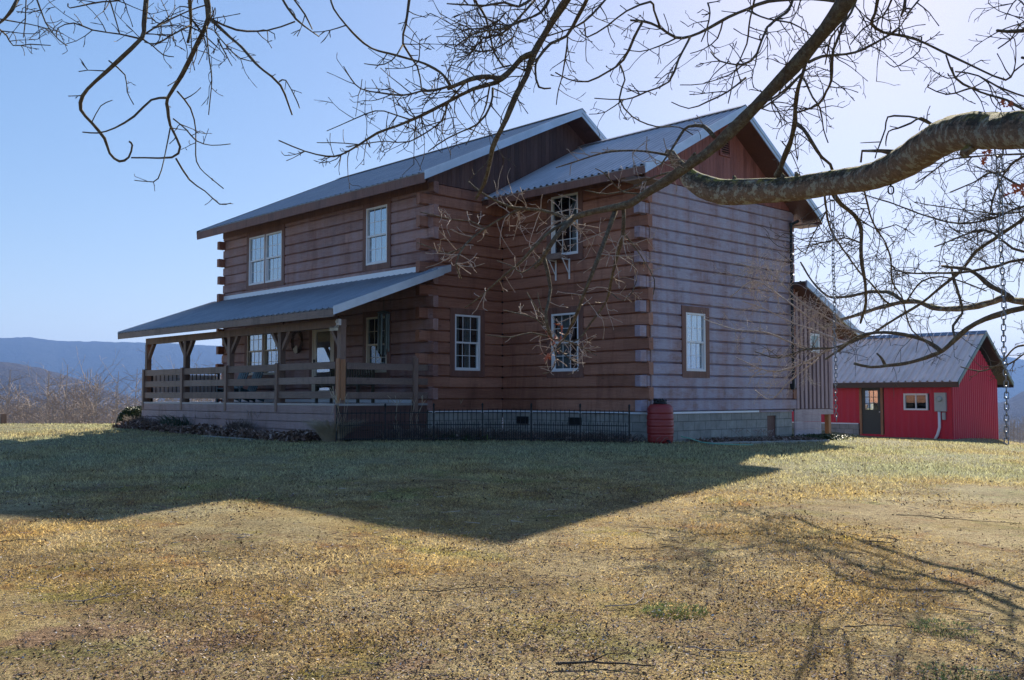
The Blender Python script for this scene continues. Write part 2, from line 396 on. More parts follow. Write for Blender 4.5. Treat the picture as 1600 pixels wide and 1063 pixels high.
def blades():
    N = 640000
    u = RNG.random(N); r = 3.6*(48/3.6)**(u**.92); th = RNG.uniform(-.62, .62, N)
    rr = r*np.tan(th); X = CAM[0]+RT[0]*rr+FW[0]*r; Y = CAM[1]+RT[1]*rr+FW[1]*r
    keep = ~in_house(X, Y)
    soil = vnoise(X, Y, .9, 5)
    keep &= ~((soil > .80) & (RNG.random(N) < .3)) & (RNG.random(N) < .7+.6*vnoise(X, Y, .16, 9))
    X = X[keep]; Y = Y[keep]; r = r[keep]; n = len(X)
    Z = G(X, Y)-.012
    grn = sstep(9, 20, np.hypot(X-14.5, Y+15.5))
    h = (.010+.021*RNG.random(n)**1.4)*(1+1.2*grn)*(.8+.5*vnoise(X, Y, .35, 2))
    w = (.0010+.0014*RNG.random(n))*np.clip(r/5.5, 1, 6)
    a = RNG.uniform(0, 2*math.pi, n); lean = RNG.uniform(.1, 1.5, n)*(1-.45*grn)
    la = RNG.uniform(0, 2*math.pi, n)
    dx = np.cos(la)*h*lean; dy = np.sin(la)*h*lean; sx = np.cos(a)*w; sy = np.sin(a)*w
    V = np.empty((n, 4, 3)); hz = h/np.sqrt(1+.5*lean**2)
    V[:, 0] = np.stack([X-sx, Y-sy, Z], -1); V[:, 1] = np.stack([X+sx, Y+sy, Z], -1)
    V[:, 2] = np.stack([X+sx*.8+dx*.45, Y+sy*.8+dy*.45, Z+hz*.7], -1); V[:, 3] = np.stack([X+dx, Y+dy, Z+hz], -1)
    add_quads('grass', V, RNG.random(n), M['blade'], 'stuff')

def add_quads(name, V, tone, mat, kind):
    n = len(V); me = bpy.data.meshes.new(name); me.vertices.add(n*4); me.vertices.foreach_set('co', V.reshape(-1).astype(np.float32))
    me.loops.add(n*4); me.loops.foreach_set('vertex_index', np.arange(n*4, dtype=np.int32))
    me.polygons.add(n); me.polygons.foreach_set('loop_start', np.arange(0, n*4, 4, dtype=np.int32)); me.polygons.foreach_set('loop_total', np.full(n, 4, dtype=np.int32))
    at = me.attributes.new('tone', 'FLOAT', 'FACE'); at.data.foreach_set('value', tone.astype(np.float32))
    me.materials.append(mat); me.update(calc_edges=True); me.validate()
    o = bpy.data.objects.new(name, me); COL.objects.link(o)
    if kind: o['kind'] = kind
    return o
gr = blades()

M['litter'] = None
def litter_mat():
    n = NT('leaf_litter', .8, 0, .2); t = n.attr()
    n.color(n.ramp(t, [(0, (.045, .026, .015)), (.4, (.12, .062, .034)), (.7, (.21, .125, .078)), (.93, (.30, .22, .155)), (1, (.48, .42, .36))])); return n.m
M['litter'] = litter_mat()
def chips_mat():
    n = NT('bark_chips', .85, 0, .2); t = n.attr()
    n.color(n.ramp(t, [(0, (.10, .07, .055)), (.35, (.20, .135, .105)), (.65, (.28, .19, .16)), (.88, (.40, .31, .28)), (1, (.72, .66, .62))])); return n.m
M['chips'] = chips_mat(); M['chips'].node_tree.nodes['Principled BSDF'].inputs['Specular IOR Level'].default_value = 0.
_gx = np.linspace(-25, 45, 141); _gg = G(*np.meshgrid(_gx, np.linspace(-45, 25, 141), indexing='ij'))
def gz_fast(p): return float(_gg[min(140, max(0, int((p[0]+25)*2+.5))), min(140, max(0, int((p[1]+45)*2+.5)))])
def leaf_quads(P, size, tone, tilt=.5):
    n = len(P); a = RNG.uniform(0, 2*math.pi, n); s = size*RNG.uniform(.5, 1.3, n)
    ux = np.cos(a)*s; uy = np.sin(a)*s; b = RNG.normal(0, tilt, n); c = RNG.normal(0, tilt, n)
    V = np.empty((n, 4, 3)); z = P[:, 2]
    V[:, 0] = np.stack([P[:, 0]-ux, P[:, 1]-uy, z-s*b], -1)
    V[:, 1] = np.stack([P[:, 0]+uy*.5, P[:, 1]-ux*.5, z-s*c*.5+s*.1], -1)
    V[:, 2] = np.stack([P[:, 0]+ux, P[:, 1]+uy, z+s*b], -1)
    V[:, 3] = np.stack([P[:, 0]-uy*.5, P[:, 1]+ux*.5, z+s*c*.5+s*.1], -1)
    return V
def litter():
    N = 90000; u = RNG.random(N); r = 3.6*(30/3.6)**(u**1.15); th = RNG.uniform(-.66, .66, N)
    rr = r*np.tan(th); X = CAM[0]+RT[0]*rr+FW[0]*r; Y = CAM[1]+RT[1]*rr+FW[1]*r
    k = ~in_house(X, Y) & (RNG.random(N) < (vnoise(X, Y, .7, 21)*1.3)**2*(1.1-sstep(9, 15, r)*.9)); X = X[k]; Y = Y[k]
    P = np.stack([X, Y, G(X, Y)+.008+RNG.random(len(X))*.012], -1)
    o = add_quads('leaf_litter', leaf_quads(P, .010*np.clip(r[k]/8, 1, 2), RNG.random(len(P)), .5), RNG.random(len(P))**1.1, M['litter'], 'stuff')
    # dense near litter: chips of leaf and bark, and broken twiglets, thickest under the oak
    N = 150000; r = 3.6+8.*RNG.random(N)**1.25; th = RNG.uniform(-.68, .68, N); rr = r*np.tan(th)
    X = CAM[0]+RT[0]*rr+FW[0]*r; Y = CAM[1]+RT[1]*rr+FW[1]*r
    k = RNG.random(N) < (1-sstep(5.6, 10.5, r+2.2*(vnoise(X, Y, 1.1, 41)-.5)))*(.25+1.1*vnoise(X, Y, .33, 43)); X = X[k]; Y = Y[k]
    P = np.stack([X, Y, G(X, Y)+.006+RNG.random(len(X))*.014], -1)
    add_quads('bark_litter', leaf_quads(P, .0085, None, .4), RNG.random(len(P))**1.25, M['chips'], 'stuff')
    mb = MB()
    for _ in range(4200):
        r_ = 3.8+10*random.random()**1.7; rr_ = r_*math.tan(random.uniform(-.64, .64)); p = CAM+RT*rr_+FW*r_; a = random.uniform(0, 6.28); L = random.uniform(.025, .11)*(1 if random.random() < .93 else 2.2); z = gz_fast(p)
        q = np.array([p[0], p[1], z+.007]); d_ = np.array([math.cos(a), math.sin(a), random.uniform(-.05, .22)]); b_ = q+d_*L*.55; c_ = b_+(d_+np.array([random.gauss(0, .5), random.gauss(0, .5), 0]))*L*.45
        w_ = random.uniform(.0012, .003)*(1+.05*max(0, r_-6)); mb.tube([q, b_, c_], [w_, w_*.9, w_*.5], 3, random.random(), cap=False)
    o = mb.build('twig_litter', M['chips']); o['kind'] = 'stuff'
    # drift of leaves against the porch, and in the beds
    Ps = []
    for (x0, x1, y0, y1, n, zt) in ((-15.2, -5.2, -5.55, -4.9, 11000, .2), (-4.5, -.1, -3.2, -.1, 6500, .10), (.05, .9, 1.2, 5.7, 2600, .07)):
        x = RNG.uniform(x0, x1, n); y = y1-(y1-y0)*RNG.random(n)**1.4 if y1 < -4 else RNG.uniform(y0, y1, n)
        if zt == .10:
            kk = y > (-4.75+4.5*(x+4.62)/4.62)*1.; x = x[kk]; y = y[kk]
        z = G(x, y)+zt*RNG.random(len(x))*(.3+vnoise(x, y, .5, 4))
        Ps.append(np.stack([x, y, z], -1))
    P = np.concatenate(Ps)
    add_quads('fallen_leaves', leaf_quads(P, .045, None, .7), RNG.random(len(P))*.92, M['chips'], 'stuff')
litter()

# sticks dropped by the oak
def stick(px, py, L, ang, r, kinks, label, forks=2):
    p = on_ground(px, py); o = thing('fallen_stick', p, label, 'stick', 'sticks fallen on the lawn')
    mb = MB(); a = ang; q = np.array([p[0], p[1]]); pts = []
    n = 9
    for i in range(n):
        pts.append((q[0], q[1], gz(q[0], q[1])+r*.8+.012+.01*random.random())); a += random.gauss(0, kinks+.22)
        q = q+np.array([math.cos(a), math.sin(a)])*L/(n-1)
    r *= .5; mb.tube(pts, [r*(1-.6*i/n) for i in range(n)], 6)
    for k in range(forks):
        i = random.randrange(2, 7); b = a+random.choice((-1, 1))*random.uniform(.5, 1.1); l = L*random.uniform(.15, .35)
        s = np.array(pts[i]); e = s+np.array([math.cos(b)*l, math.sin(b)*l, random.uniform(.0, .06)]); m = (s+e)/2+np.array([0, 0, .02])
        mb.tube([s, m, e], [r*.6, r*.45, r*.25], 5)
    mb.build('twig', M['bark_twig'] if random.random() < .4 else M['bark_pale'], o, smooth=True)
base_ang = math.atan2(RT[1], RT[0])
for a in ((868, 1048, .5, .05, .016, .12, 'thick dark stick lying flat at the bottom edge of the lawn', 1),
          (945, 953, .8, -.55, .008, .15, 'thin straight stick left of the mossy green tuft', 2),
          (1072, 1020, .4, -.1, .010, .12, 'pale-grey stick among leaf litter below the green tuft', 2),
          (1474, 956, .75, -.5, .007, .35, 'curved bent twig with upright end in the branch shadow', 1),
          (1348, 850, .7, .2, .011, .4, 'forked dark twig heap beyond the branch shadow', 3),
          (975, 860, .8, .05, .007, .3, 'wiry curled twig just outside the house shadow', 3),
          (1400, 808, 1.2, -.1, .009, .25, 'long low twig lying on the far sunny lawn', 3),
          (640, 930, .8, .05, .008, .2, 'thin twig in the middle of the brown grass', 2),
          (370, 845, .4, .1, .010, .4, 'short dark twig left of centre on the sunny grass', 2),
          (1320, 985, .6, -.2, .008, .3, 'grey twig lying on the branch shadow', 3),
          (100, 945, .5, .3, .009, .3, 'pale twig by the mossy patch at the left', 2),
          (0, 850, .35, -.3, .010, .2, 'stubby grey twig at the left edge of the lawn', 1),
          (1150, 1010, .6, .6, .007, .3, 'slender twig standing slightly proud of the leaf litter', 2),
          (1180, 880, .5, -.4, .006, .3, 'small pale twig near the tip of the branch shadow', 2)):
    stick(a[0], a[1], a[2], base_ang+a[3], a[4], a[5], a[6], a[7])

def tuft(px, py, n, R, h, col, label, name='grass_tuft', cat='grass tuft', spread=.6, w=.004):
    p = on_ground(px, py); V = []; T = []
    for i in range(n):
        a = random.uniform(0, 6.283); r = R*math.sqrt(random.random()); x = p[0]+r*math.cos(a); y = p[1]+r*math.sin(a); z = gz(x, y)-.01
        b = a+random.gauss(0, .7); l = h*random.uniform(.5, 1.1); le = spread*random.uniform(.3, 1)*l; c = random.uniform(0, 6.283)
        sx, sy = w*math.cos(c), w*math.sin(c); m = (x+math.cos(b)*le*.35, y+math.sin(b)*le*.35, z+l*.65); e = (x+math.cos(b)*le, y+math.sin(b)*le, z+l*.95)
        V.append([(x-sx, y-sy, z), (x+sx, y+sy, z), (m[0]+sx, m[1]+sy, m[2]), (m[0]-sx, m[1]-sy, m[2])])
        V.append([(m[0]-sx, m[1]-sy, m[2]), (m[0]+sx, m[1]+sy, m[2]), (e[0]+sx*.2, e[1]+sy*.2, e[2]), (e[0]-sx*.2, e[1]-sy*.2, e[2])]); T += [random.random()]*2
    o = add_quads(name, np.array(V), np.array(T), col, None); return tag(o, label, cat)
M['green_tuft'] = simple('green_tuft', (.30, .36, .13), 1., 0, .35, 20, spec=0.)
M['yucca'] = simple('strap_leaf', (.05, .085, .055), .5, 0, .35, 8)
M['dry_grass'] = simple('dry_ornamental_grass', (.48, .40, .29), .9, 0, .3, 10)
tuft(1055, 958, 800, .2, .03, M['green_tuft'], 'small bright green grass tuft in the brown lawn', spread=1.4, w=.003)
tuft(1475, 985, 700, .2, .028, M['green_tuft'], 'flat green grass tuft below the branch shadow at right', spread=1.4, w=.003)
tuft(1500, 1060, 500, .22, .03, M['green_tuft'], 'pale green tuft at the bottom right corner', spread=1.2, w=.003)
tuft(292, 673.5, 420, .62, .48, M['yucca'], 'clump of grey-green strap leaves in front of the porch skirting', 'strap_leaf_plant', 'plant', 1.1, .014)
tuft(520, 690, 2200, .20, .50, M['dry_grass'], 'dry straw-coloured ornamental grass by the porch corner', 'ornamental_grass', 'plant', 1.5, .0035)
def stems(px, py, n, h, label, mat='dry_grass', R=.15):
    p = on_ground(px, py); mb = MB()
    for i in range(n):
        a = random.uniform(0, 6.28); x = p[0]+R*random.random()*math.cos(a); y = p[1]+R*random.random()*math.sin(a); z = gz(x, y)
        pts = [(x+random.gauss(0, .02)*k+.05*k*math.cos(a), y+random.gauss(0, .02)*k+.05*k*math.sin(a), z+h*k/4*random.uniform(.9, 1.05)) for k in range(5)]
        mb.tube(pts, [.006, .005, .004, .004, .007], 4)
        if random.random() < .6:
            q = np.array(pts[3]); mb.tube([q, q+np.array([random.gauss(0, .08), random.gauss(0, .08), .1])], [.004, .006], 4)
    return tag(mb.build('dead_stem_plant', M[mat]), label, 'plant')
stems(412, 681.5, 26, .62, 'dead brown seed stems standing by the porch skirting', 'far_bark', .28)
stems(345, 677, 14, .5, 'thin dead stems behind the strap leaf clump', 'far_bark', .3)
stems(530, 691, 7, 1.15, 'tall bent pale grass stalks at the porch corner post')
stems(640, 686, 8, 1.0, 'tall pale dead stalks behind the iron fence near the porch', R=.5)
stems(712, 680, 6, 1.05, 'pale dead stalks by the fence post below the narrow window', R=.5)
stems(1180, 692, 16, .3, 'low brown dead stems by the foundation access panel', 'far_bark', .35)

def bush(px, py, rx, rz, label, n=9000):
    p = on_ground(px, py); t = thing('boxwood_bush', p, label, 'bush'); u = RNG.normal(size=(n, 3)); u /= np.linalg.norm(u, axis=1)[:, None]
    u[:, 2] = np.abs(u[:, 2])*1.0-.25
    rad = (.82+.22*RNG.random(n))*(1+.12*np.sin(u[:, 0]*7+1)*np.sin(u[:, 1]*6))
    P = np.stack([p[0]+u[:, 0]*rad*rx, p[1]+u[:, 1]*rad*rx, p[2]+rz*.35+u[:, 2]*rad*rz*.75], -1)
    o = add_quads('foliage', leaf_quads(P, .022, None, .9), RNG.random(n), M['boxwood'], None); o.parent = t; o.location = -t.location
    mb = MB()
    for k in range(9):
        a = k*.7; mb.tube([p, p+np.array([math.cos(a)*rx*.4, math.sin(a)*rx*.4, rz*.5]), p+np.array([math.cos(a)*rx*.75, math.sin(a)*rx*.75, rz*.8])], [.02, .012, .006], 5)
    mb.build('stem', M['bark_twig'], t)
def box_mat():
    n = NT('boxwood_leaf', .5, 0, .4); n.color(n.ramp(n.attr(), [(0, (.012, .025, .008)), (.6, (.035, .060, .018)), (1, (.075, .11, .035))])); return n.m
M['boxwood'] = box_mat()
bush(212, 665, .55, .62, 'round clipped dark green bush at the left end of the porch')
def tangle(name, pts, h, n, label, R=.35):
    mb = MB()
    for i in range(n):
        c = pts[random.randrange(len(pts))]; x = c[0]+random.gauss(0, R); y = c[1]+random.gauss(0, R*.35)
        if in_house(np.array([x]), np.array([y]))[0] and not (y < -.15 and x > -4.55): continue
        z = gz(x, y); a = random.uniform(0, 6.28); q = [(x, y, z)]
        for k in range(3):
            a += random.gauss(0, .9); x += math.cos(a)*.07; y += math.sin(a)*.05; z += h*random.uniform(.1, .42)*(.6 if k else 1); q.append((x, y, z))
        mb.tube(q, [.007, .006, .005, .003], 3, random.random())
    return tag(mb.build(name, M['tangle']), label, 'plant')
def tg_mat():
    n = NT('bare_shrub', .8, 0, .3); n.color(n.ramp(n.attr(), [(0, (.05, .036, .03)), (.6, (.14, .10, .085)), (1, (.27, .21, .17))])); return n.m
M['tangle'] = tg_mat()
bed = [(-4.3+3.9*k/11., -3.9+3.4*k/11.+.25, 0) for k in range(12)]
tangle('bare_shrub', bed[:6], .38, 900, 'low tangled bare shrubs behind the iron fence, left half')
tangle('bare_shrub', bed[6:], .30, 800, 'low tangled bare shrubs behind the iron fence, right half')
tangle('bare_shrub', [(.35, 2.2+.4*k, 0) for k in range(9)], .16, 500, 'low brown growth along the right foundation wall', .25)
tangle('bare_shrub', [(-8.6, -5.15, 0), (-8.2, -5.15, 0)], .5, 600, 'small rounded bare shrub in the leaves before the porch', .16)
tangle('bare_shrub', [(-14.9, -5.1, 0), (-14.2, -5.1, 0)], .45, 600, 'small brown shrub beside the round green bush', .2)
def ivy(c, rx, ry, n, label):
    P = np.stack([c[0]+RNG.normal(0, rx, n), c[1]+RNG.normal(0, ry, n), np.zeros(n)], -1); P[:, 2] = G(P[:, 0], P[:, 1])+RNG.random(n)*.13
    tag(add_quads('ground_ivy', leaf_quads(P, .03, None, .7), RNG.random(n), M['boxwood'], None), label, 'plant')
ivy((.35, 6.6), .22, .55, 2200, 'dark green low ivy below the annex skirting')
ivy((-3.4, -2.7), .55, .3, 1500, 'dark green ground ivy behind the fence at the left')
# ------------------------------------------------------------------ the log house
HZ0, HC = .635, .27
house = thing('log_house', (-4.62, 0, 0), 'two-storey brown log house with metal roofs and a covered front porch', 'house')
def course_pieces(a0, a1, z, h, openings):
    """clip one course [a0,a1]x[z,z+h] by openings (u0,u1,z0,z1)"""
    out = [(a0, a1, z, z+h)]
    for (u0, u1, w0, w1) in openings:
        nxt = []
        for (b0, b1, c0, c1) in out:
            if u1 <= b0 or u0 >= b1 or w1 <= c0+.001 or w0 >= c1-.001: nxt.append((b0, b1, c0, c1)); continue
            if b0 < u0: nxt.append((b0, u0, c0, c1))
            if b1 > u1: nxt.append((u1, b1, c0, c1))
            m0, m1 = max(b0, u0), min(b1, u1)
            if c0 < w0: nxt.append((m0, m1, c0, w0))
            if c1 > w1: nxt.append((m0, m1, w1, c1))
        out = nxt
    return out
def logs(mb, axis, a0, a1, face, sgn, z0, ncourse, openings=(), h=HC, th=.15, ext=None, joint=3.2):
    """axis 'x': runs along x with its outer face at y=face looking sgn*y. ext(k)->(start,end)"""
    for k in range(ncourse):
        z = z0+k*h; b0, b1 = (a0, a1) if ext is None else ext(k)
        cuts = [b0]; u = b0+random.uniform(.8, joint)
        while u < b1-.7: cuts.append(u); u += random.uniform(1.6, joint+1)
        cuts.append(b1); jit = random.uniform(-.003, .003)
        for i in range(len(cuts)-1):
            t = random.random(); g0 = .0015 if i else 0; g1 = .0015 if i < len(cuts)-2 else 0
            for (p0, p1, c0, c1) in course_pieces(cuts[i]+g0, cuts[i+1]-g1, z, h, openings):
                cb = .028 if abs(c0-z) < 1e-6 else 0.; ct = .018 if abs(c1-z-h) < 1e-6 else 0.; gd = .045
                jj = jit+random.uniform(-.0012, .0012)
                prof = []
                if cb: prof += [(gd, c0), (0., c0+cb)]
                else: prof += [(0., c0)]
                if ct: prof += [(0., c1-ct), (gd, c1)]
                else: prof += [(0., c1)]
                prof += [(th, c1), (th, c0)]
                n = len(mb.v); m = len(prof); S = max(1, int((p1-p0)/.45))
                for s_ in range(S+1):
                    p = p0+(p1-p0)*s_/S; wb, wt, wd = random.uniform(-.004, .009), random.uniform(-.006, .002), random.uniform(-.002, .0015)
                    for i_, (dd, zz) in enumerate(prof):
                        if dd < .02: zz = zz+(wb if cb and i_ == 1 else wt if ct and i_ == (2 if cb else 1) else 0)
                        q = face-sgn*(dd+(jj+wd if dd < .02 else 0)); mb.v.append((p, q, zz) if axis == 'x' else (q, p, zz))
                for s_ in range(S):
                    for j in range(m):
                        a_ = n+s_*m; mb.f.append((a_+j, a_+(j+1) % m, a_+m+(j+1) % m, a_+m+j)); mb.t.append(t)
                mb.f.append(tuple(n+j for j in range(m))); mb.t.append(t); mb.f.append(tuple(n+S*m+j for j in range(m))[::-1]); mb.t.append(t)
def bitcol(k): return k % 2 == 0

XS, YF, XL = -4.62, -2.38, -14.83
OP_front = [(-13.18, -11.29, 4.27, 5.70), (-7.14, -6.24, 4.29, 5.74), (-13.22, -11.31, 1.60, 3.0), (-9.62, -8.55, .80, 2.93), (-7.10, -6.22, 1.57, 2.96)]
OP_wing = [(-2.89, -2.01, 4.30, 5.74), (-2.89, -2.01, 1.56, 2.93)]
OP_side = [(-1.56, -.75, 1.60, 2.95)]
OP_right = [(1.38, 2.12, 1.55, 2.88)]
TW = .15
def grow(ops, s=TW, top=None): return [(a-s, b+s, c-s, d+s if top is None else max(d+s, top)) for (a, b, c, d) in ops]
mb = MB(); logs(mb, 'x', XL, XS, YF, -1, HZ0, 20, [(a-TW, b+TW, c-TW if c > 1 else c, (6.05 if c > 4 else d+TW)) for (a, b, c, d) in OP_front],
                ext=lambda k: (XL, XS+.20) if k % 2 else (XL+.02, XS-.001))
mb.build('front_wall', M['log_front'], house)
mb = MB(); logs(mb, 'x', XS+.02, 0, 0, -1, HZ0, 19, [(a-TW, b+TW, c-TW, (6.05 if c > 4 else d+TW)) for (a, b, c, d) in OP_wing],
                ext=lambda k: (XS+.003, .055) if k % 2 else (XS+.003, -.003))
mb.build('wing_front_wall', M['log_red'], house)
mb = MB(); logs(mb, 'y', YF, 0, XS, 1, HZ0, 20, grow(OP_side), ext=lambda k: (YF+.152, -.003) if k % 2 else (YF-.25, -.003))
mb.build('inner_side_wall', M['log_red_y'], house)
mb = MB(); logs(mb, 'y', 0, 5.85, 0, 1, HZ0, 19, grow(OP_right, .14), ext=lambda k: (.152, 5.85+.02) if k % 2 else (.002, 6.06))
mb.build('wing_side_wall', M['log_grey'], house)
mb = MB()           # butt ends of the side logs passing the wing's front corner, rear wall ends, left wall ends
for k in range(0, 19, 2):
    z = HZ0+k*HC; mb = MB(); mb.box(-.16, -.004, -.22+random.uniform(-.01, .01), -.002, z+.012, z+HC-.012, random.random()*.6+.3); mb.build('log_end', M['log_grey'], house, bevel=.012)
for k in range(20):
    z = HZ0+k*HC
    mb = MB()
    if k % 2 == 0: mb.box(XL, XL+.15, YF-.20+random.uniform(-.012, .012), YF-.002, z+.012, z+HC-.012, .3)
    elif k < 19: mb.box(-.15, .03, 5.875, 6.02, z+.012, z+HC-.012, .3)
    else: continue
    mb.build('log_end', M['log_red'], house, bevel=.012)
mb = MB(); mb.box(XL, XL+.15, YF+.152, 6.8, HZ0, 6.0); mb.build('left_wall', M['log_red_y'], house)
mb = MB(); mb.box(XL+.16, XS-.16, 6.7, 6.85, HZ0, 6.0); mb.box(XS+.0, -.16, 5.88, 6.03, HZ0, 5.75); mb.build('rear_wall', M['log_red'], house)
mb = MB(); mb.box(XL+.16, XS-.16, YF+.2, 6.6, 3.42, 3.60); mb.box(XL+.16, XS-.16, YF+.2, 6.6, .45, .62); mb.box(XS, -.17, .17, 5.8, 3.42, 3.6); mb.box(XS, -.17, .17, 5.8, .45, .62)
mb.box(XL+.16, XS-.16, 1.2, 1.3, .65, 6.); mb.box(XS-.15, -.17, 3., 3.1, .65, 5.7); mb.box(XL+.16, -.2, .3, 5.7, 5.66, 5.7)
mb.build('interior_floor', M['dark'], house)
# frieze boards under the eaves
mb = MB(); mb.box(XL+.02, XS, YF-.03, YF-.002, 5.86, 6.07); mb.box(XS+.04, .0, -.032, -.004, 5.75, 5.95); mb.build('frieze_board', M['trim'], house)

def window(axis, a0, a1, z0, z1, face, sgn, panes='blind', cols=3, rows=2, gl='glass', trim=True, top_trim=None, mat='white', single=False):
    """double-hung sash window; out is the direction sgn along the other axis"""
    def bx(m, u0, u1, d0, d1, w0, w1, t=.5):   # d measured outwards from face
        q0, q1 = face+sgn*d0, face+sgn*d1
        if axis == 'x': m.box(u0, u1, q0, q1, w0, w1, t)
        else: m.box(q0, q1, u0, u1, w0, w1, t)
    if trim:
        m = MB(); tt = z1+TW if top_trim is None else top_trim; w = TW-.002
        bx(m, a0-w, a0, -.10, .018, z0-w, tt); bx(m, a1, a1+w, -.10, .018, z0-w, tt); bx(m, a0, a1, -.10, .016, z0-w, z0); bx(m, a0, a1, -.10, .016, z1, tt)
        m.build('window_trim', M['trim'], house, bevel=.004)
    f = MB(); fw = .045; zm = (z0+z1)/2
    bx(f, a0, a0+fw, -.08, .012, z0, z1); bx(f, a1-fw, a1, -.08, .012, z0, z1); bx(f, a0+fw, a1-fw, -.08, .010, z0, z0+fw); bx(f, a0+fw, a1-fw, -.08, .010, z1-fw, z1)
    bx(f, a0+fw, a1-fw, -.035, -.004, zm-.022, zm+.022)
    # lower sash sits deeper
    s = .028; bx(f, a0+fw, a0+fw+s, -.07, -.038, z0+fw, zm-.022); bx(f, a1-fw-s, a1-fw, -.07, -.038, z0+fw, zm-.022); bx(f, a0+fw+s, a1-fw-s, -.07, -.038, z0+fw, z0+fw+s)
    mw = .007
    for (b, t, d, e) in ((z0+fw+s, zm-.022, -.056, s), (zm+.022, z1-fw, -.028, 0)):
        for c in range(1, cols):
            u = a0+fw+e+(a1-a0-2*fw-2*e)*c/cols; bx(f, u-mw, u+mw, d-.006, d+.004, b, t)
        for r in range(1, rows):
            zz = b+(t-b)*r/rows; bx(f, a0+fw+e, a1-fw-e, d-.005, d+.003, zz-mw, zz+mw)
    o = f.build('window', M[mat], house)
    g = MB(); bx(g, a0+fw, a1-fw, -.061, -.0585, z0+fw, zm-.02); bx(g, a0+fw, a1-fw, -.033, -.0305, zm+.02, z1-fw)
    g.build('pane', M[gl], o)
    if panes:
        c = MB(); d = -.16
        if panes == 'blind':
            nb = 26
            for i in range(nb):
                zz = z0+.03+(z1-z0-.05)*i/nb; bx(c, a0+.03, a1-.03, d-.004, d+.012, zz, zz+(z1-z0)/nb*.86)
        else:
            spans = {'curtain': ((0, .26), (.74, 1.)), 'right': ((.62, 1.),), 'left': ((0, .3), (.55, .8)), 'half': ((0, .55),)}[panes]
            for (s0, s1) in spans:
                n = 14; W0 = a1-a0
                for i in range(n):
                    u0 = a0+.03+(W0-.06)*(s0+(s1-s0)*i/n); u1 = a0+.03+(W0-.06)*(s0+(s1-s0)*(i+1)/n); o1 = .018*math.sin(i*1.9); o2 = .018*math.sin((i+1)*1.9)
                    P = [(u0, d+o1, z0+.03), (u1, d+o2, z0+.03), (u1, d+o2, z1-.03), (u0, d+o1, z1-.03)]
                    if axis == 'x': c.poly([(p[0], face+sgn*p[1], p[2]) for p in P])
                    else: c.poly([(face+sgn*p[1], p[0], p[2]) for p in P])
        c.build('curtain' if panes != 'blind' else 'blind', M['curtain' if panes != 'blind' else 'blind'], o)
    return o
xm = (-13.18-11.29)/2
window('x', -13.18, xm-.03, 4.27, 5.70, YF, -1, 'blind', top_trim=6.03, trim=False); window('x', xm+.03, -11.29, 4.27, 5.70, YF, -1, 'blind', trim=False)
def trim_rect(x0, x1, z0, z1, top, face):
    m = MB(); w = TW-.002; m.box(x0-w, x0, face-.018, face+.1, z0-w, top); m.box(x1, x1+w, face-.018, face+.1, z0-w, top); m.box(x0, x1, face-.016, face+.1, z0-w, z0); m.box(x0, x1, face-.016, face+.1, z1, top)
    return m
m = trim_rect(-13.18, -11.29, 4.27, 5.70, 6.03, YF); m.box(xm-.03, xm+.03, YF-.014, YF+.1, 4.27, 5.70); m.build('window_trim', M['trim'], house, bevel=.004)
window('x', -7.14, -6.24, 4.29, 5.74, YF, -1, 'blind', top_trim=6.03)
xm = (-13.22-11.31)/2
window('x', -13.22, xm-.03, 1.60, 3.0, YF, -1, 'half', 3, 2, trim=False, mat='cream'); window('x', xm+.03, -11.31, 1.60, 3.0, YF, -1, 'right', 3, 2, trim=False, mat='cream')
m = trim_rect(-13.22, -11.31, 1.60, 3.0, 3.0+TW, YF); m.box(xm-.03, xm+.03, YF-.014, YF+.1, 1.6, 3.0); m.build('window_trim', M['trim'], house, bevel=.004)
window('x', -7.10, -6.22, 1.57, 2.96, YF, -1, 'right', mat='cream', gl='glass_low')
window('x', -2.89, -2.01, 4.30, 5.74, 0, -1, 'right', top_trim=5.93, gl='glass_low')
window('x', -2.89, -2.01, 1.56, 2.93, 0, -1, 'half', gl='glass_low')
window('y', -1.56, -.75, 1.60, 2.95, XS, 1, 'left', gl='glass_low')
window('y', 1.38, 2.12, 1.55, 2.88, 0, 1, 'blind')

# front door with full glass storm door
d = MB(); x0, x1, z0, z1 = -9.62, -8.55, .82, 2.93
d.box(x0, x0+.07, YF-.02, YF+.1, z0, z1); d.box(x1-.07, x1, YF-.02, YF+.1, z0, z1); d.box(x0+.07, x1-.07, YF-.02, YF+.1, z1-.09, z1)
d.box(x0+.07, x0+.19, YF-.012, YF+.03, z0+.02, z1-.09); d.box(x1-.19, x1-.07, YF-.012, YF+.03, z0+.02, z1-.09)
d.box(x0+.19, x1-.19, YF-.012, YF+.03, z0+.02, z0+.32); d.box(x0+.19, x1-.19, YF-.012, YF+.03, z1-.22, z1-.09); d.box(x0+.19, x1-.19, YF-.012, YF+.03, z0+1.02, z0+1.06)
do = d.build('door', M['cream'], house, bevel=.004)
g = MB(); g.box(x0+.19, x1-.19, YF+.006, YF+.012, z0+.32, z0+1.02); g.box(x0+.19, x1-.19, YF+.006, YF+.012, z0+1.06, z1-.22); g.build('pane', M['glass'], do)
g = MB(); g.box(x0+.08, x1-.08, YF+.10, YF+.14, z0, z1-.05); g.build('inner_panel', M['bare_wood'], do)
g = MB(); g.box(x0+.10, x0+.14, YF-.05, YF-.012, z0+.95, z0+1.15); g.tube([(x0+.12, YF-.06, z0+1.0), (x0+.2, YF-.065, z0+1.0)], .012, 8); g.build('handle', M['black_iron'], do)
m = MB(); m.box(x0-.148, x0, YF-.018, YF+.1, .82, z1+.148); m.box(x1, x1+.148, YF-.018, YF+.1, .82, z1+.148); m.box(x0, x1, YF-.016, YF+.1, z1, z1+.148); m.build('door_trim', M['trim'], house)
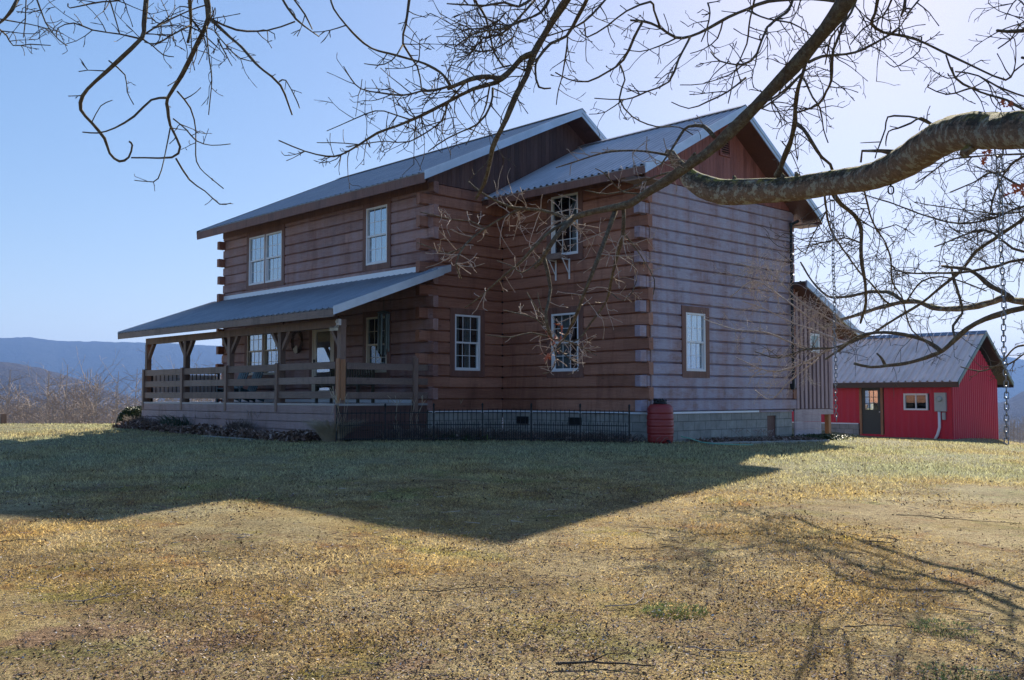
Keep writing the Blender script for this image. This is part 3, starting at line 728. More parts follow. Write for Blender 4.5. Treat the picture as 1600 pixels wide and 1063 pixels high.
m = MB(); m.box(XL+.1, XS-.02, YF-.022, YF-.005, .822, .90); 
o = m.build('deck_sheen_strip', M['flash'], house)  # white strip standing for the sky reflected in the deck

# foundation
F = MB(); F.box(XS-.0, -.02, .02, .22, -.6, .585); F.box(-.22, -.02, .22, 4.70, -.6, .585); F.box(-.22, -.02, 4.70, 5.12, -.6, -.05); F.box(-.22, -.02, 4.70, 5.12, .50, .585); F.box(-.22, -.02, 5.12, 5.85, -.6, .585)
F.box(XS-.22, XS-.02, YF+.02, .02, -.6, .585); F.box(XL+.02, XS-.22, YF+.02, YF+.2, -.6, .585); F.box(XL+.02, XL+.2, YF+.2, 6.7, -.8, .585)
F.build('foundation', M['block'], house)
m = MB(); m.box(XS+.01, .012, -.012, .03, .588, .632); m.box(-.03, .010, .032, 4.3, .588, .632); m.box(XS-.03, XS+.008, YF+.05, -.014, .588, .632)
m.build('sill_flashing', M['flash'], house)
m = MB(); m.box(-.03, .012, 4.3, 5.85, .588, .632); m.build('sill_board', M['log_grey'], house)
m = MB(); m.box(-.10, -.06, 4.702, 5.118, -.05, .50)
o = m.build('access_panel', M['gable_dark'], house)
for (xx, zz) in ((-2.15, .40), (-3.9, .40)):
    m = MB(); m.box(xx-.2, xx+.2, -.004, .05, zz-.09, zz+.09)
    for i in range(5): m.box(xx-.19, xx+.19, -.016, -.006, zz-.075+i*.034, zz-.062+i*.034)
    m.build('foundation_vent', M['black_iron'], house)

# roofs -------------------------------------------------------------
def ribbed(a0, a1, y_lo, z_lo, y_hi, z_hi, pitch, rw=.035, rh=.022, th=.02):
    """metal sheet with ribs running up the slope, spanning x a0..a1"""
    mb = MB(); y0, z0, y1, z1 = y_lo, z_lo, y_hi, z_hi
    L = math.hypot(y1-y0, z1-z0); nz = abs(y1-y0)/L; ny = -(z1-z0)/L*(1 if y1 > y0 else -1)
    prof = [(a0, 0)]; x = a0+pitch*.5
    while x < a1-rw:
        prof += [(x-rw, 0), (x-rw*.36, rh), (x+rw*.36, rh), (x+rw, 0)]
        if pitch > .25:
            for q in (1/3., 2/3.): prof += [(x+pitch*q-.03, 0), (x+pitch*q-.012, .006), (x+pitch*q+.012, .006), (x+pitch*q+.03, 0)] if x+pitch*q+.03 < a1 else []
        x += pitch
    prof.append((a1, 0)); n = len(mb.v); m = len(prof); K = 5
    for k in range(K):
        f = k/(K-1.); yy = y0+(y1-y0)*f; zz = z0+(z1-z0)*f
        for (px, h) in prof: mb.v.append((px, yy+ny*h, zz+nz*h))
    for k in range(K-1):
        for i in range(m-1):
            mb.f.append((n+k*m+i, n+k*m+i+1, n+(k+1)*m+i+1, n+(k+1)*m+i)); mb.t.append(.5)
    # underside
    mb.poly([(a0, y0-ny*th, z0-nz*th), (a1, y0-ny*th, z0-nz*th), (a1, y1-ny*th, z1-nz*th), (a0, y1-ny*th, z1-nz*th)])
    mb.poly([(a0, y0, z0), (a1, y0, z0), (a1, y0-ny*th, z0-nz*th), (a0, y0-ny*th, z0-nz*th)])
    return mb
def slab(mb, x0, x1, y0, z0, y1, z1, top, thick):      # sloping board below the line (y0,z0)-(y1,z1)
    mb.hexa([(x0, y0, z0-top-thick), (x1, y0, z0-top-thick), (x1, y1, z1-top-thick), (x0, y1, z1-top-thick), (x0, y0, z0-top), (x1, y0, z0-top), (x1, y1, z1-top), (x0, y1, z1-top)])
# main roof
MX0, MX1 = -15.43, -4.02
mE, mA, mR = (-2.94, 6.10), (2.30, 8.56), (7.4, 5.35)
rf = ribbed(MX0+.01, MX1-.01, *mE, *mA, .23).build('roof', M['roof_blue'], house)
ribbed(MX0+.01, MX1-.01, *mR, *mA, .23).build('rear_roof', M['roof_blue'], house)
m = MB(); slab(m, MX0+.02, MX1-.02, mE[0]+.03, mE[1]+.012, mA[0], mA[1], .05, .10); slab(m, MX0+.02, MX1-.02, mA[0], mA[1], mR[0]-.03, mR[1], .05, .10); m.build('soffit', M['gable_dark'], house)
m = MB(); m.box(MX0, MX1, mE[0]-.03, mE[0]+.0, mE[1]-.25, mE[1]-.035); m.build('fascia', M['trim'], house); m = MB(); m.box(MX0, MX1, mR[0], mR[0]+.03, mR[1]-.25, mR[1]-.035); m.build('fascia', M['trim'], house)
def rake(x0, x1, E_, A_, R_, h=.20):
    m = MB()
    slab(m, x0, x1, E_[0]-.03, E_[1]+.02, A_[0], A_[1]+.035, 0, h*.5); slab(m, x0, x1, A_[0], A_[1]+.035, R_[0]+.03, R_[1]+.02, 0, h*.5)
    xa, xb = (x0+.012, x1-.012) if x1 > 0 or True else (x0, x1)
    slab(m, xa, xb, E_[0]-.03, E_[1]+.02, A_[0], A_[1]+.035, h*.5, h*.5); slab(m, xa, xb, A_[0], A_[1]+.035, R_[0]+.03, R_[1]+.02, h*.5, h*.5)
    return m
rake(MX1-.015, MX1+.03, mE, mA, mR).build('rake_trim', M['rake'], house); rake(MX0-.03, MX0+.015, mE, mA, mR).build('rake_trim', M['dark_gutter'], house)
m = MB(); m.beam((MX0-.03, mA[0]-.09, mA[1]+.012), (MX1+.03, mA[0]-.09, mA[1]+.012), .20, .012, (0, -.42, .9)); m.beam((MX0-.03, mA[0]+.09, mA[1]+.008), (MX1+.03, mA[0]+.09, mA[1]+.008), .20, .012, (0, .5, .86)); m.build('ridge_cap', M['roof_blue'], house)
# main gables (vertical boards)
def gable(x, sgn, E_, A_, R_, y0, y1, zb, mat, bw=.14, drop=.14):
    m = MB(); y = y0
    def top(yy): return (A_[1]-(A_[0]-yy)*(A_[1]-E_[1])/(A_[0]-E_[0]) if yy < A_[0] else A_[1]-(yy-A_[0])*(A_[1]-R_[1])/(R_[0]-A_[0]))-drop
    while y < y1:
        e = min(y+bw, y1); t = random.random()
        if top(y) > zb+.01 or top(e) > zb+.01:
            g = .006; a, b = y+g, e
            P = [(x-.1*sgn, a), (x, a), (x, b), (x-.1*sgn, b)]
            m.hexa([(P[i][0], P[i][1], zb) for i in range(4)]+[(P[i][0], P[i][1], max(zb+.005, top(P[i][1]))) for i in range(4)], t)
        y = e
    m.hexa([(x-.14*sgn, y0, zb), (x-.11*sgn, y0, zb), (x-.11*sgn, y1, zb), (x-.14*sgn, y1, zb), (x-.14*sgn, y0, zb+.01), (x-.11*sgn, y0, zb+.01), (x-.11*sgn, y1, zb+.01), (x-.14*sgn, y1, zb+.01)])
    return m
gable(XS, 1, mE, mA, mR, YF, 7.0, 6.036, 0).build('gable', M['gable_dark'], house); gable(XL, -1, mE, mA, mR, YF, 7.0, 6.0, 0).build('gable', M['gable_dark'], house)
# wing roof
wE, wA, wR = (-.72, 5.83), (2.95, 7.79), (6.41, 5.63); WX1 = .60
ribbed(XS+.002, WX1-.01, *wE, *wA, .20, .055, .038).build('wing_roof', M['roof'], house); ribbed(XS+.002, WX1-.01, *wR, *wA, .185).build('wing_rear_roof', M['roof'], house)
m = MB(); slab(m, XS+.002, WX1-.02, wE[0]+.03, wE[1]+.012, *wA, .05, .10); slab(m, XS+.002, WX1-.02, *wA, wR[0]-.03, wR[1], .05, .10); m.build('soffit', M['soffit'], house)
m = MB(); m.box(XS+.3, WX1, wE[0]-.025, wE[0], wE[1]-.19, wE[1]-.03); m.build('fascia', M['trim'], house); m = MB(); m.box(XS, WX1, wR[0], wR[0]+.025, wR[1]-.22, wR[1]-.03); m.build('fascia', M['trim'], house)
rake(WX1-.015, WX1+.03, wE, wA, wR, .2).build('rake_trim', M['rake'], house)
m = MB(); m.beam((XS, wA[0]-.09, wA[1]+.012), (WX1+.03, wA[0]-.09, wA[1]+.012), .20, .012, (0, -.42, .9)); m.beam((XS, wA[0]+.09, wA[1]+.008), (WX1+.03, wA[0]+.09, wA[1]+.008), .20, .012, (0, .5, .86)); m.build('ridge_cap', M['roof'], house)
m = MB(); m.box(.0, WX1-.03, -.70, -.02, 5.56, 5.585); m.box(.0, .03, -.70, -.02, 5.585, 5.72); m.box(-.001-.12, -.002, -.69, -.03, 5.585, 5.7); m.build('boxed_eave', M['rail'], house); m = MB(); m.box(.0, WX1-.03, 5.9, 6.38, 5.36, 5.385); m.build('boxed_eave', M['rail'], house)
gable(0, 1, wE, wA, wR, 0, 5.85, 5.768, 0).build('gable', M['gable'], house)
v = MB(); va, vb, vz0, vz1 = 2.76, 3.20, 6.72, 7.28
v.box(.002, .04, va, va+.05, vz0, vz1); v.box(.002, .04, vb-.05, vb, vz0, vz1); v.box(.002, .038, va+.05, vb-.05, vz0, vz0+.05); v.box(.002, .038, va+.05, vb-.05, vz1-.05, vz1)
for i in range(8):
    z = vz0+.06+i*.055; v.hexa([(.004, va+.05, z+.03), (.034, va+.05, z), (.034, vb-.05, z), (.004, vb-.05, z+.03), (.004, va+.05, z+.038), (.034, va+.05, z+.01), (.034, vb-.05, z+.01), (.004, vb-.05, z+.038)])
vo = v.build('gable_vent', M['gable'], house)
q = MB(); q.box(.0015, .003, va+.04, vb-.04, vz0+.04, vz1-.04); q.build('vent_backing', M['dark'], vo)
# downspout at the rear corner
m = MB(); m.tube([(.07, 5.80, 5.45), (.07, 5.80, 1.2)], .038, 8); m.tube([(.07, 5.80, 5.4), (.2, 5.95, 5.5)], .038, 8); m.box(.0, .13, 5.72, 5.78, 1.15, 1.3); m.build('downspout', M['black_iron'], house)
m = MB(); m.box(-.013, .018, -.0005, .147, .64, 5.76) ; 
# conduit strip at the near corner
m = MB(); m.box(.003, .020, .110, .148, .62, 5.6); m.build('corner_strip', M['skirt'], house)

# flower box shelf under the upper wing window
m = MB(); m.box(-2.90, -2.32, -.26, -.03, 4.20, 4.29); m.box(-2.90, -2.32, -.28, -.26, 4.19, 4.33); o = m.build('window_shelf', M['rail'], house, bevel=.005)
for xx in (-2.72, -2.28):
    b = MB(); b.box(xx-.02, xx+.02, -.035, -.019, 3.72, 4.2); b.beam((xx, -.04, 3.85), (xx, -.27, 4.2), .018, .018, (1, 0, 0)); b.box(xx-.012, xx+.012, -.27, -.035, 4.17, 4.188); b.build('bracket', M['white'], o)

# porch ----------------------------------------------------------------
PX0, PX1 = XL-.6, XS+.58; PY = -4.72
pE, pA = (-5.33, 2.84), (YF, 3.935)
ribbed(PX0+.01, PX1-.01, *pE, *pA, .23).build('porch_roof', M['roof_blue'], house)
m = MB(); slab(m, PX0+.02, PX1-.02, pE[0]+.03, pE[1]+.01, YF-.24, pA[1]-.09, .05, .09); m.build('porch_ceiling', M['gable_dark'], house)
m = MB(); m.box(PX0, PX1, pE[0]-.03, pE[0], pE[1]-.19, pE[1]-.03); m.build('fascia', M['rail'], house)
m = MB()
for i in range(49):
    xx = PX0+.115+i*.23
    if xx < PX1: m.box(xx-.02, xx+.02, pE[0]-.036, pE[0]-.031, pE[1]-.03, pE[1]-.004)
m.build('closure_strip', M['black_iron'], house)
for (xa, xb) in ((PX0-.03, PX0+.015), (PX1-.015, PX1+.03)):
    m = MB()
    slab(m, xa, xb, pE[0]-.03, pE[1]+.03, YF-.01, pA[1]+.02, 0, .09); slab(m, xa+.01, xb-.01, pE[0]-.03, pE[1]+.03, YF-.01, pA[1]+.02, .09, .09)
    if xa < XL: m.build('rake_trim', M['rake'], house)
slab(m, XS+.02, PX1+.03, YF-.01, pA[1]+.02, YF+.20, pA[1]+.10, 0, .16)
m.build('rake_trim', M['rake'], house)
m = MB(); m.box(XL+.0, XS-.02, YF-.04, YF-.005, 3.93, 4.055); m.build('roof_flashing', M['flash'], house)
m = MB(); m.box(XL+.05, XS-.0, PY-.08, PY+.08, 2.49, 2.66); m.build('porch_beam', M['post'], house)
m = MB(); m.box(XL-.02, XS+.02, PY-.14, YF-.006, .77, .82); m.build('porch_deck', M['deck'] if 'deck' in M else simple('deck_boards', (.30, .29, .29), .16, 0, .12), house)
posts = [XL+.07+2.515*k for k in range(5)]; posts[-1] = XS-.07
for k, xx in enumerate(posts):
    m = MB(); m.box(xx-.07, xx+.07, PY-.07, PY+.07, .82, 2.49, random.random()); po = m.build('porch_post', M['post'], house, bevel=.006)
    b = MB()
    for s in (-1, 1):
        if 0 <= k+s <= 4: b.beam((xx+s*.05, PY, 2.08), (xx+s*.40, PY, 2.50), .09, .09, (0, 1, 0), .4)
    b.build('brace', M['post'], po)
    if k < 4:
        m = MB(); m.box(xx-.055, xx+.055, PY-.155, PY-.0715, .62, 1.76, random.random()); m.build('rail_post', M['post'], house, bevel=.006)
m = MB(); m.box(posts[4]-.045, posts[4]+.075, PY-.115, PY-.072, .82, 1.80); m.box(posts[4]+.0715, posts[4]+.10, PY-.07, PY+.05, .9, 1.78); m.build('rail_post', M['bare_wood'], house, bevel=.006)
for (z0, z1) in ((1.57, 1.735), (1.245, 1.41), (.925, 1.09)):
    for k in range(4):
        m = MB(); m.box(posts[k]-.0 if k else posts[0]-.07, posts[k+1]-.002 if k < 3 else posts[4]-.07, PY-.112, PY-.0705-.0, z0+random.uniform(-.01, .01), z1, random.random()); m.build('rail', M['rail'], house, bevel=.004)
    m = MB(); m.box(XS+.005, XS+.042, PY+.072, YF-.02, z0, z1-.02, .3); m.build('side_rail', M['rail'], house, bevel=.004)
m = MB(); m.box(XS-.02, XS+.0, -2.82, -2.72, .82, 1.9); m.box(XS+.0425, XS+.1, -2.84, -2.73, .62, 1.86); m.build('rail_post', M['post'], house)
# left-end balustrade: black balusters before a white wind panel
m = MB()
for yy in (PY+.12, YF-.12): m.box(XL+.03, XL+.09, yy-.03, yy+.03, .82, 1.72)
m.box(XL+.04, XL+.08, PY+.15, YF-.15, 1.66, 1.70); m.box(XL+.04, XL+.08, PY+.15, YF-.15, .93, .97)
y = PY+.25
while y < YF-.2: m.box(XL+.05, XL+.07, y-.009, y+.009, .97, 1.66); y += .125
bo = m.build('end_balustrade', M['black_iron'], house)
m = MB(); m.box(XL+.0, XL+.012, PY+.15, YF-.15, .95, 1.62); m.build('wind_panel', M['flash'], bo)
# skirting
m = MB()
for k in range(4):
    z = .595-k*.185; u = XL-.0
    while u < XS: e = min(u+random.uniform(2, 4), XS+.0); m.box(u+.002, e-.002, PY-.135, PY-.10, z, z+.172, random.random()); u = e
m.build('porch_skirt', M['skirt'], house)
m = MB()
for k in range(4):
    z = .595-k*.185; m.box(XS-.03, XS-.0, PY-.1, YF-.02, z, z+.176, random.random()*.5)
m.build('porch_side_skirt', M['gable_dark'], house); m = MB(); m.box(XL, XL+.03, PY-.1, YF, -.2, .765); m.build('porch_side_skirt', M['gable_dark'], house)
m = MB(); m.box(XS-.045, XS+.045, PY-.18, PY-.137, -.1, .80); m.build('skirt_corner_board', M['trim'], house)

# rear annex ----------------------------------------------------------------
AY0, AY1 = 5.99, 7.80
m = MB(); y = AY0+.06
while y < AY1-.05:
    for (c0, c1) in ([(.66, 2.13), (2.66, 3.76-(y-5.85)*.43)] if 6.68 < y < 7.2 else [(.66, 3.76-(y-5.85)*.43)]):
        m.box(-.02, .02, y, y+.115, c0, c1, random.random())
    y += .205
m.box(-.03, .03, AY1-.05, AY1+.06, .62, 2.88, .7)
m.build('annex_slats', M['slat'], house)
m = MB(); m.hexa([(-3., AY0, .6), (-.03, AY0, .6), (-.03, AY1, .6), (-3, AY1, .6), (-3., AY0, 3.7), (-.03, AY0, 3.7), (-.03, AY1, 2.90), (-3, AY1, 2.90)]); m.build('annex_wall', M['gable_dark'], house)
m = MB(); m.box(-.028, .022, 6.74, 7.22, 2.14, 2.20); m.box(-.028, .022, 6.74, 7.22, 2.58, 2.64); m.box(-.028, .021, 6.74, 6.80, 2.2, 2.58); m.box(-.028, .021, 7.16, 7.22, 2.2, 2.58); o = m.build('window', M['white'], house)
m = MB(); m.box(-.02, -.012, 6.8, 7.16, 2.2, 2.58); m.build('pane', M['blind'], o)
aE, aA = (8.60, 2.74), (5.9, 3.92)
ribbed(-4.0, .42, *aE, *aA, .23).build('annex_roof', M['roof'], house)
m = MB(); slab(m, -4.0, .41, *aE, *aA, .05, .09); m.build('soffit', M['soffit'], house)
m = MB(); slab(m, .405, .45, aE[0]+.03, aE[1]+.02, aA[0], aA[1]+.02, 0, .17); m.build('rake_trim', M['rake'], house); m = MB(); m.box(-4, .45, aE[0], aE[0]+.03, aE[1]-.2, aE[1]-.02); m.build('fascia', M['trim'], house)
m = MB(); m.box(-.0, .03, AY0-.08, AY1+.06, .50, .64, .5)
for k in range(4):
    z = .32-k*.185; m.box(-.003, .026, AY0-.08, 7.22, z, z+.178, random.random())
m.build('annex_skirt', M['skirt_y'], house)
m = MB(); m.box(-.12, -.0, 7.66, 7.78, -.4, .5); m.box(-3., -2.88, 7.66, 7.78, -.6, .5); m.build('annex_post', M['bare_wood'], house)
# ------------------------------------------------------------------ things on and around the porch
M['teal'] = simple('teal_poly_lumber', (.025, .095, .125), .4, 0, .2)
M['bench'] = simple('dark_bench_wood', (.06, .055, .035), .6, 0, .3)
def adirondack(x, y, label):
    z = .822; t = thing('adirondack_chair', (x, y, z), label, 'chair', 'adirondack chairs on the porch')
    m = MB()                       # faces the camera side (-y)
    for i in range(5): m.beam((x-.24, y-.28+i*.11, z+.37-i*.035), (x+.24, y-.28+i*.11, z+.37-i*.035), .10, .02, (0, .3, .95), i/5.)
    m.build('seat', M['teal'], t)
    m = MB()
    for i in range(5):
        xx = x-.20+i*.10; top = (.95, 1.0, 1.02, 1.0, .95)[i]; m.beam((xx, y+.14, z+.20), (xx*1+(i-2)*.015, y+.45, z+top), .085, .02, (0, -.9, .4), i/5.)
    m.beam((x-.24, y+.30, z+.55), (x+.24, y+.30, z+.55), .05, .03, (0, 0, 1)); m.build('backrest', M['teal'], t)
    for s in (-1, 1):
        m = MB(); m.beam((x+s*.30, y-.36, z+.56), (x+s*.30, y+.34, z+.54), .13, .022, (0, 0, 1)); m.build('armrest', M['teal'], t)
        m = MB(); m.beam((x+s*.26, y-.30, z), (x+s*.26, y-.30, z+.55), .09, .03, (0, 1, 0)); m.build('leg', M['teal'], t)
        m = MB(); m.beam((x+s*.25, y-.30, z+.34), (x+s*.25, y+.45, z+.06), .03, .13, (0, 0, 1)); m.build('leg', M['teal'], t)
adirondack(-12.42, -3.30, 'dark teal adirondack chair on the porch nearer the left corner')
adirondack(-11.55, -3.32, 'dark teal adirondack chair on the porch nearer the door')
# slatted bench
t = thing('slatted_bench', (-7.3, -2.95, .822), 'dark slatted wooden bench on the porch between door and window', 'bench'); x0, x1, y, z = -8.25, -6.35, -2.9, .822
m = MB()
for i in range(4): m.box(x0, x1, y-.25+i*.12, y-.15+i*.12, z+.42, z+.445, i/4.)
m.build('seat', M['bench'], t); m = MB()
for i in range(17): xx = x0+.06+i*.109; m.box(xx, xx+.05, y+.22, y+.245, z+.47, z+.84, random.random())
m.box(x0, x1, y+.215, y+.25, z+.84, z+.92); m.box(x0, x1, y+.215, y+.25, z+.45, z+.49); m.build('backrest', M['bench'], t)
for xx in (x0, x1-.06):
    for yy in (y-.25, y+.19): m = MB(); m.box(xx, xx+.06, yy, yy+.06, z, z+.42 if yy < y else z+.9); m.build('leg', M['bench'], t)
    m = MB(); m.box(xx, xx+.06, y-.28, y+.2, z+.64, z+.67); m.box(xx, xx+.06, y-.25, y-.19, z+.445, z+.64); m.build('armrest', M['bench'], t)
# wreath
t = thing('wreath', (-10.30, YF-.06, 2.50), 'dark twig wreath with a pale bow on the wall between window and door', 'wreath')
m = MB()
for k in range(46):
    a0 = random.uniform(0, 6.28); r0 = random.uniform(.20, .31); pts = []
    for i in range(9): a = a0+i*.28; rr = r0+.02*math.sin(i*2+k); pts.append((-10.30+rr*math.cos(a), YF-.05-.05*random.random(), 2.50+rr*1.1*math.sin(a)))
    m.tube(pts, .007, 4, random.random())
m.build('twig_ring', M['tangle'], t)
m = MB()
for k in range(5): a = -1.2-.35*k; m.beam((-10.28, YF-.10, 2.36), (-10.28+.16*math.cos(a), YF-.12, 2.36+.20*math.sin(a)), .05, .012, (0, 1, 0))
m.build('bow', M['cream'], t)
# security light on the corner post
t = thing('security_light', (XS-.02, PY-.08, 2.50), 'white twin-head security light with a camera dome on the corner porch post', 'lamp')
m = MB(); m.box(XS-.07, XS+.03, PY-.15, PY-.072, 2.52, 2.66); m.lathe((XS-.02, PY-.155, 2.60), [(.035, 0), (.035, -.02), (.02, -.035)], 12, axis=1); m.build('housing', M['white'], t, bevel=.01)
for s in (-1, 1):
    m = MB(); c = np.array([XS-.02+s*.085, PY-.20, 2.455]); m.beam(c+np.array([-s*.05, .06, .06]), c, .02, .02); m.beam(c+np.array([-.045, 0, .0]), c+np.array([.045, -.06, -.03]), .09, .065, (0, 0, 1)); m.build('lamp_head', M['cream'], t)
# hanging chime in front of the right porch window
t = thing('wind_chime', (-5.86, -2.75, 2.62), 'grey-green tube wind chime hanging in front of the right porch window', 'wind chime')
M['verdigris'] = simple('aged_metal', (.10, .135, .135), .4, .6, .3)
m = MB(); m.tube([(-5.86, -2.75, 3.45), (-5.86, -2.75, 3.02)], .006, 5); m.lathe((-5.86, -2.75, 2.98), [(.16, 0), (.17, .02), (.04, .06)], 16); m.build('top_disc', M['verdigris'], t)
for k in range(6): m = MB(); a = k*1.047; cx, cy = -5.86+.12*math.cos(a), -2.75+.12*math.sin(a); m.tube([(cx, cy, 2.96), (cx, cy, 2.12-.07*(k % 3))], .028, 8); m.build('tube', M['verdigris'], t)
m = MB(); m.tube([(-5.86, -2.75, 2.97), (-5.86, -2.75, 1.75)], .005, 4); m.lathe((-5.86, -2.75, 2.42), [(.05, 0), (.05, .02)], 12); m.box(-5.92, -5.80, -2.756, -2.744, 1.62, 1.80); m.build('striker', M['verdigris'], t)

# iron garden fence, from the porch corner to the wing's near corner -----------
A_, B_ = np.array([-4.45, -4.98]), np.array([-.05, -.55]); Lf = np.linalg.norm(B_-A_); uf = (B_-A_)/Lf
t = thing('iron_fence', (A_[0], A_[1], gz(*A_)), 'low black iron garden fence with thin pickets in front of the shrub bed', 'fence')
def FP(s, z): p = A_+uf*s; return np.array([p[0], p[1], gz(p[0], p[1])+z])
for k in range(7):
    s = Lf*k/6.; m = MB(); m.tube([FP(s, -.05), FP(s, .74)], .014 if k % 2 else .018, 8); c = FP(s, .74); m.lathe(c, [(.018, 0), (.026, .012), (.014, .025), (.026, .045), (.014, .07), (.004, .085)], 10); m.build('fence_post', M['black_iron'], t)
    if k < 6:
        m = MB(); a, b = s+.03, Lf*(k+1)/6.-.03
        for z in (.62, .36, .07): m.beam(FP(a, z), FP(b, z), .02, .02)
        n = int((b-a)/.048); 
        for i in range(1, n):
            ss = a+(b-a)*i/n; tp = .70 if i % 2 == 0 else .43; m.tube([FP(ss, .03), FP(ss, tp-.03), FP(ss, tp)], [.0075, .0075, .002], 5)
        m.build('fence_panel', M['black_iron'], t)

# rain barrel ---------------------------------------------------------------
M['barrel'] = simple('barrel_red_plastic', (.26, .022, .022), .42, 0, .2, 5., .002)
bp = np.array([.36, -.02, gz(.36, -.02)]); t = thing('rain_barrel', bp, 'red ribbed plastic rain barrel with a black top at the house corner', 'barrel')
R0 = .285; prof = [(.20, 0), (.245, .015), (.27, .06)]
for z in np.linspace(.08, .72, 40):
    bulge = .265+.022*math.sin(math.pi*(z-.02)/.78); g = 0
    for zc in (.20, .36, .50, .63): g += .014*math.exp(-((z-zc)/.010)**2)-.006*math.exp(-((z-zc-.03)/.016)**2)
    prof.append((bulge-g, z))
prof += [(.265, .76), (.245, .80), (.205, .83), (.15, .838)]
m = MB(); m.lathe(bp, prof, 40); m.build('barrel_body', M['barrel'], t, smooth=True)
m = MB(); m.lathe(bp, [(.15, .838), (.155, .87), (.12, .885)], 24)
for k in range(14): a = random.uniform(0, 6.28); m.tube([bp+np.array([.10*math.cos(a), .10*math.sin(a), .85]), bp+np.array([.13*math.cos(a+.6), .12*math.sin(a+.6), .91+.03*random.random()]), bp+np.array([.12*math.cos(a+1.4), .12*math.sin(a+1.4), .87])], .025, 6)
m.build('downpipe_boot', M['black_iron'], t, smooth=True)
m = MB(); m.tube([bp+np.array([.26, -.1, .07]), bp+np.array([.34, -.13, .07]), bp+np.array([.36, -.13, .02])], .02, 8); m.build('tap', M['black_iron'], t)
m = MB(); pts = [(.62, .35, .16), (.75, .5, .12), (.95, .62, .05), (1.3, .75, .03), (1.6, 1.0, .03), (1.75, 1.35, .03)]
m.tube([(a, b, gz(a, b)+c) for a, b, c in pts], .012, 8)
M['hose'] = simple('green_hose', (.16, .42, .32), .4); tag(m.build('garden_hose', M['hose'], smooth=True), 'pale green garden hose end lying beside the red barrel', 'hose')
m = MB(); m.box(0, 0, 0, 0, 0, 0)
for k in range(10):
    a = .75+k*.5; m.box(.95, 1.10, a, a+.48, gz(1., a)-.04, gz(1., a)+.045, random.random())
tag(m.build('edging_kerb', M['block'], bevel=.01), 'low concrete edging strip along the right foundation bed', 'edging')
m = MB(); q = on_ground(470, 684)
for k in range(4): a = -9.2+k*.62; m.box(a, a+.6, -5.75, -5.6, gz(a, -5.7)-.04, gz(a, -5.7)+.03, random.random())
tag(m.build('edging_kerb', M['block'], bevel=.01), 'short pale stone edging before the leaf bed at the porch', 'edging')

# fence post far left
q = on_ground(8, 667); q = PD(7, 33, 0); m = MB(); z = gz(q[0], q[1]); m.box(q[0]-.09, q[0]+.09, q[1]-.09, q[1]+.09, z-.3, z+.36); tag(m.build('wooden_post', M['post'], bevel=.01), 'short dark wooden post at the far left edge of the lawn', 'post')

# ------------------------------------------------------------------ red shed
def red_metal(name, axis, pitch):
    n = NT(name, .42, .1, .5)
    q = n.noise(n.pos((1, 1, .3)), 2.5, 5, .6)
    n.color(n.mix(q, (.42, .005, .028), (.60, .012, .055))); return n.m
M['shed_red'] = red_metal('red_sheet_steel', 'x', .2)
SX0, SX1, SY0, SY1 = -11.2, -3.13, 22.9, 27.4
shed = thing('red_shed', (-7, 25, -.6), 'bright red metal-clad shed with a pale ribbed metal roof beyond the house', 'shed')
def sheet(axis, a0, a1, face, sgn, zb, topf, pitch, h, openings=()):
    m = MB(); u = a0
    while u < a1-.001:
        e = min(u+pitch, a1); r = pitch*.22
        segs = [(u, u+r, 0, h), (u+r, u+r*1.8, h, h), (u+r*1.8, u+r*2.8, h, 0), (u+r*2.8, e, 0, 0)]
        for (s0, s1, d0, d1) in segs:
            s1 = min(s1, e)
            if s1 <= s0: continue
            spans = [(zb(s0), zb(s1), topf(s0), topf(s1))]
            for (o0, o1, w0, w1) in openings:
                if s1 > o0+.001 and s0 < o1-.001:
                    A, B, C, D = spans[0] if len(spans) == 1 else spans[-1]
                    spans = ([(A, B, w0, w0)] if w0 > A+.02 else [])+[(w1, w1, C, D)]
            for (A, B, C, D) in spans:
                P = [(s0, d0, A), (s1, d1, B), (s1, d1, D), (s0, d0, C)]
                m.poly([(p[0], face+sgn*p[1], p[2]) if axis == 'x' else (face+sgn*p[1], p[0], p[2]) for p in P])
        u = e
    return m
base = lambda s: -.95
OPS = [(-7.04, -6.0, -.60, 1.46), (-5.10, -4.10, .42, 1.10)]
sheet('x', SX0, -7.04, SY0, -1, lambda s: -.17, lambda s: 1.50, .3, .018).build('front_wall', M['shed_red'], shed)
sheet('x', -7.04, SX1, SY0, -1, lambda s: -.95, lambda s: 1.50, .3, .018, OPS).build('front_wall', M['shed_red'], shed)
gtop = lambda y: 1.5+.72*min(y-SY0, SY1-y)+.16
sheet('y', SY0, SY1, SX1, 1, lambda s: -.96, gtop, .20, .035).build('gable_wall', M['shed_red'], shed)
m = MB(); m.hexa([(SX0, SY0+.03, -1.), (SX1-.03, SY0+.03, -1.), (SX1-.03, SY0+.05, -1.), (SX0, SY0+.05, -1.), (SX0, SY0+.2, -.9), (SX1-.03, SY0+.2, -.9), (SX1-.03, SY0+.22, -.9), (SX0, SY0+.22, -.9)])
m = MB(); m.box(SX0, SX0+.05, SY0+.05, SY1, -1.5, 1.55); m.box(SX0, SX1-.04, SY1-.05, SY1, -1.5, 1.6); m.box(SX0, SX1-.1, SY0+1.2, SY0+1.25, -.9, 1.5); m.build('inner_wall', M['dark'], shed)
m = MB(); m.box(SX0, -7.10, SY0-.02, SY0+.15, -1., -.20); m.box(-7.1, SX1+.01, SY0+.03, SY0+.15, -1.2, -.80); m.build('shed_foundation', M['block'], shed)
m = MB(); m.box(SX0, -7.10, SY0-.05, SY0-.022, -.20, -.15); m.build('drip_flashing', M['flash'], shed)
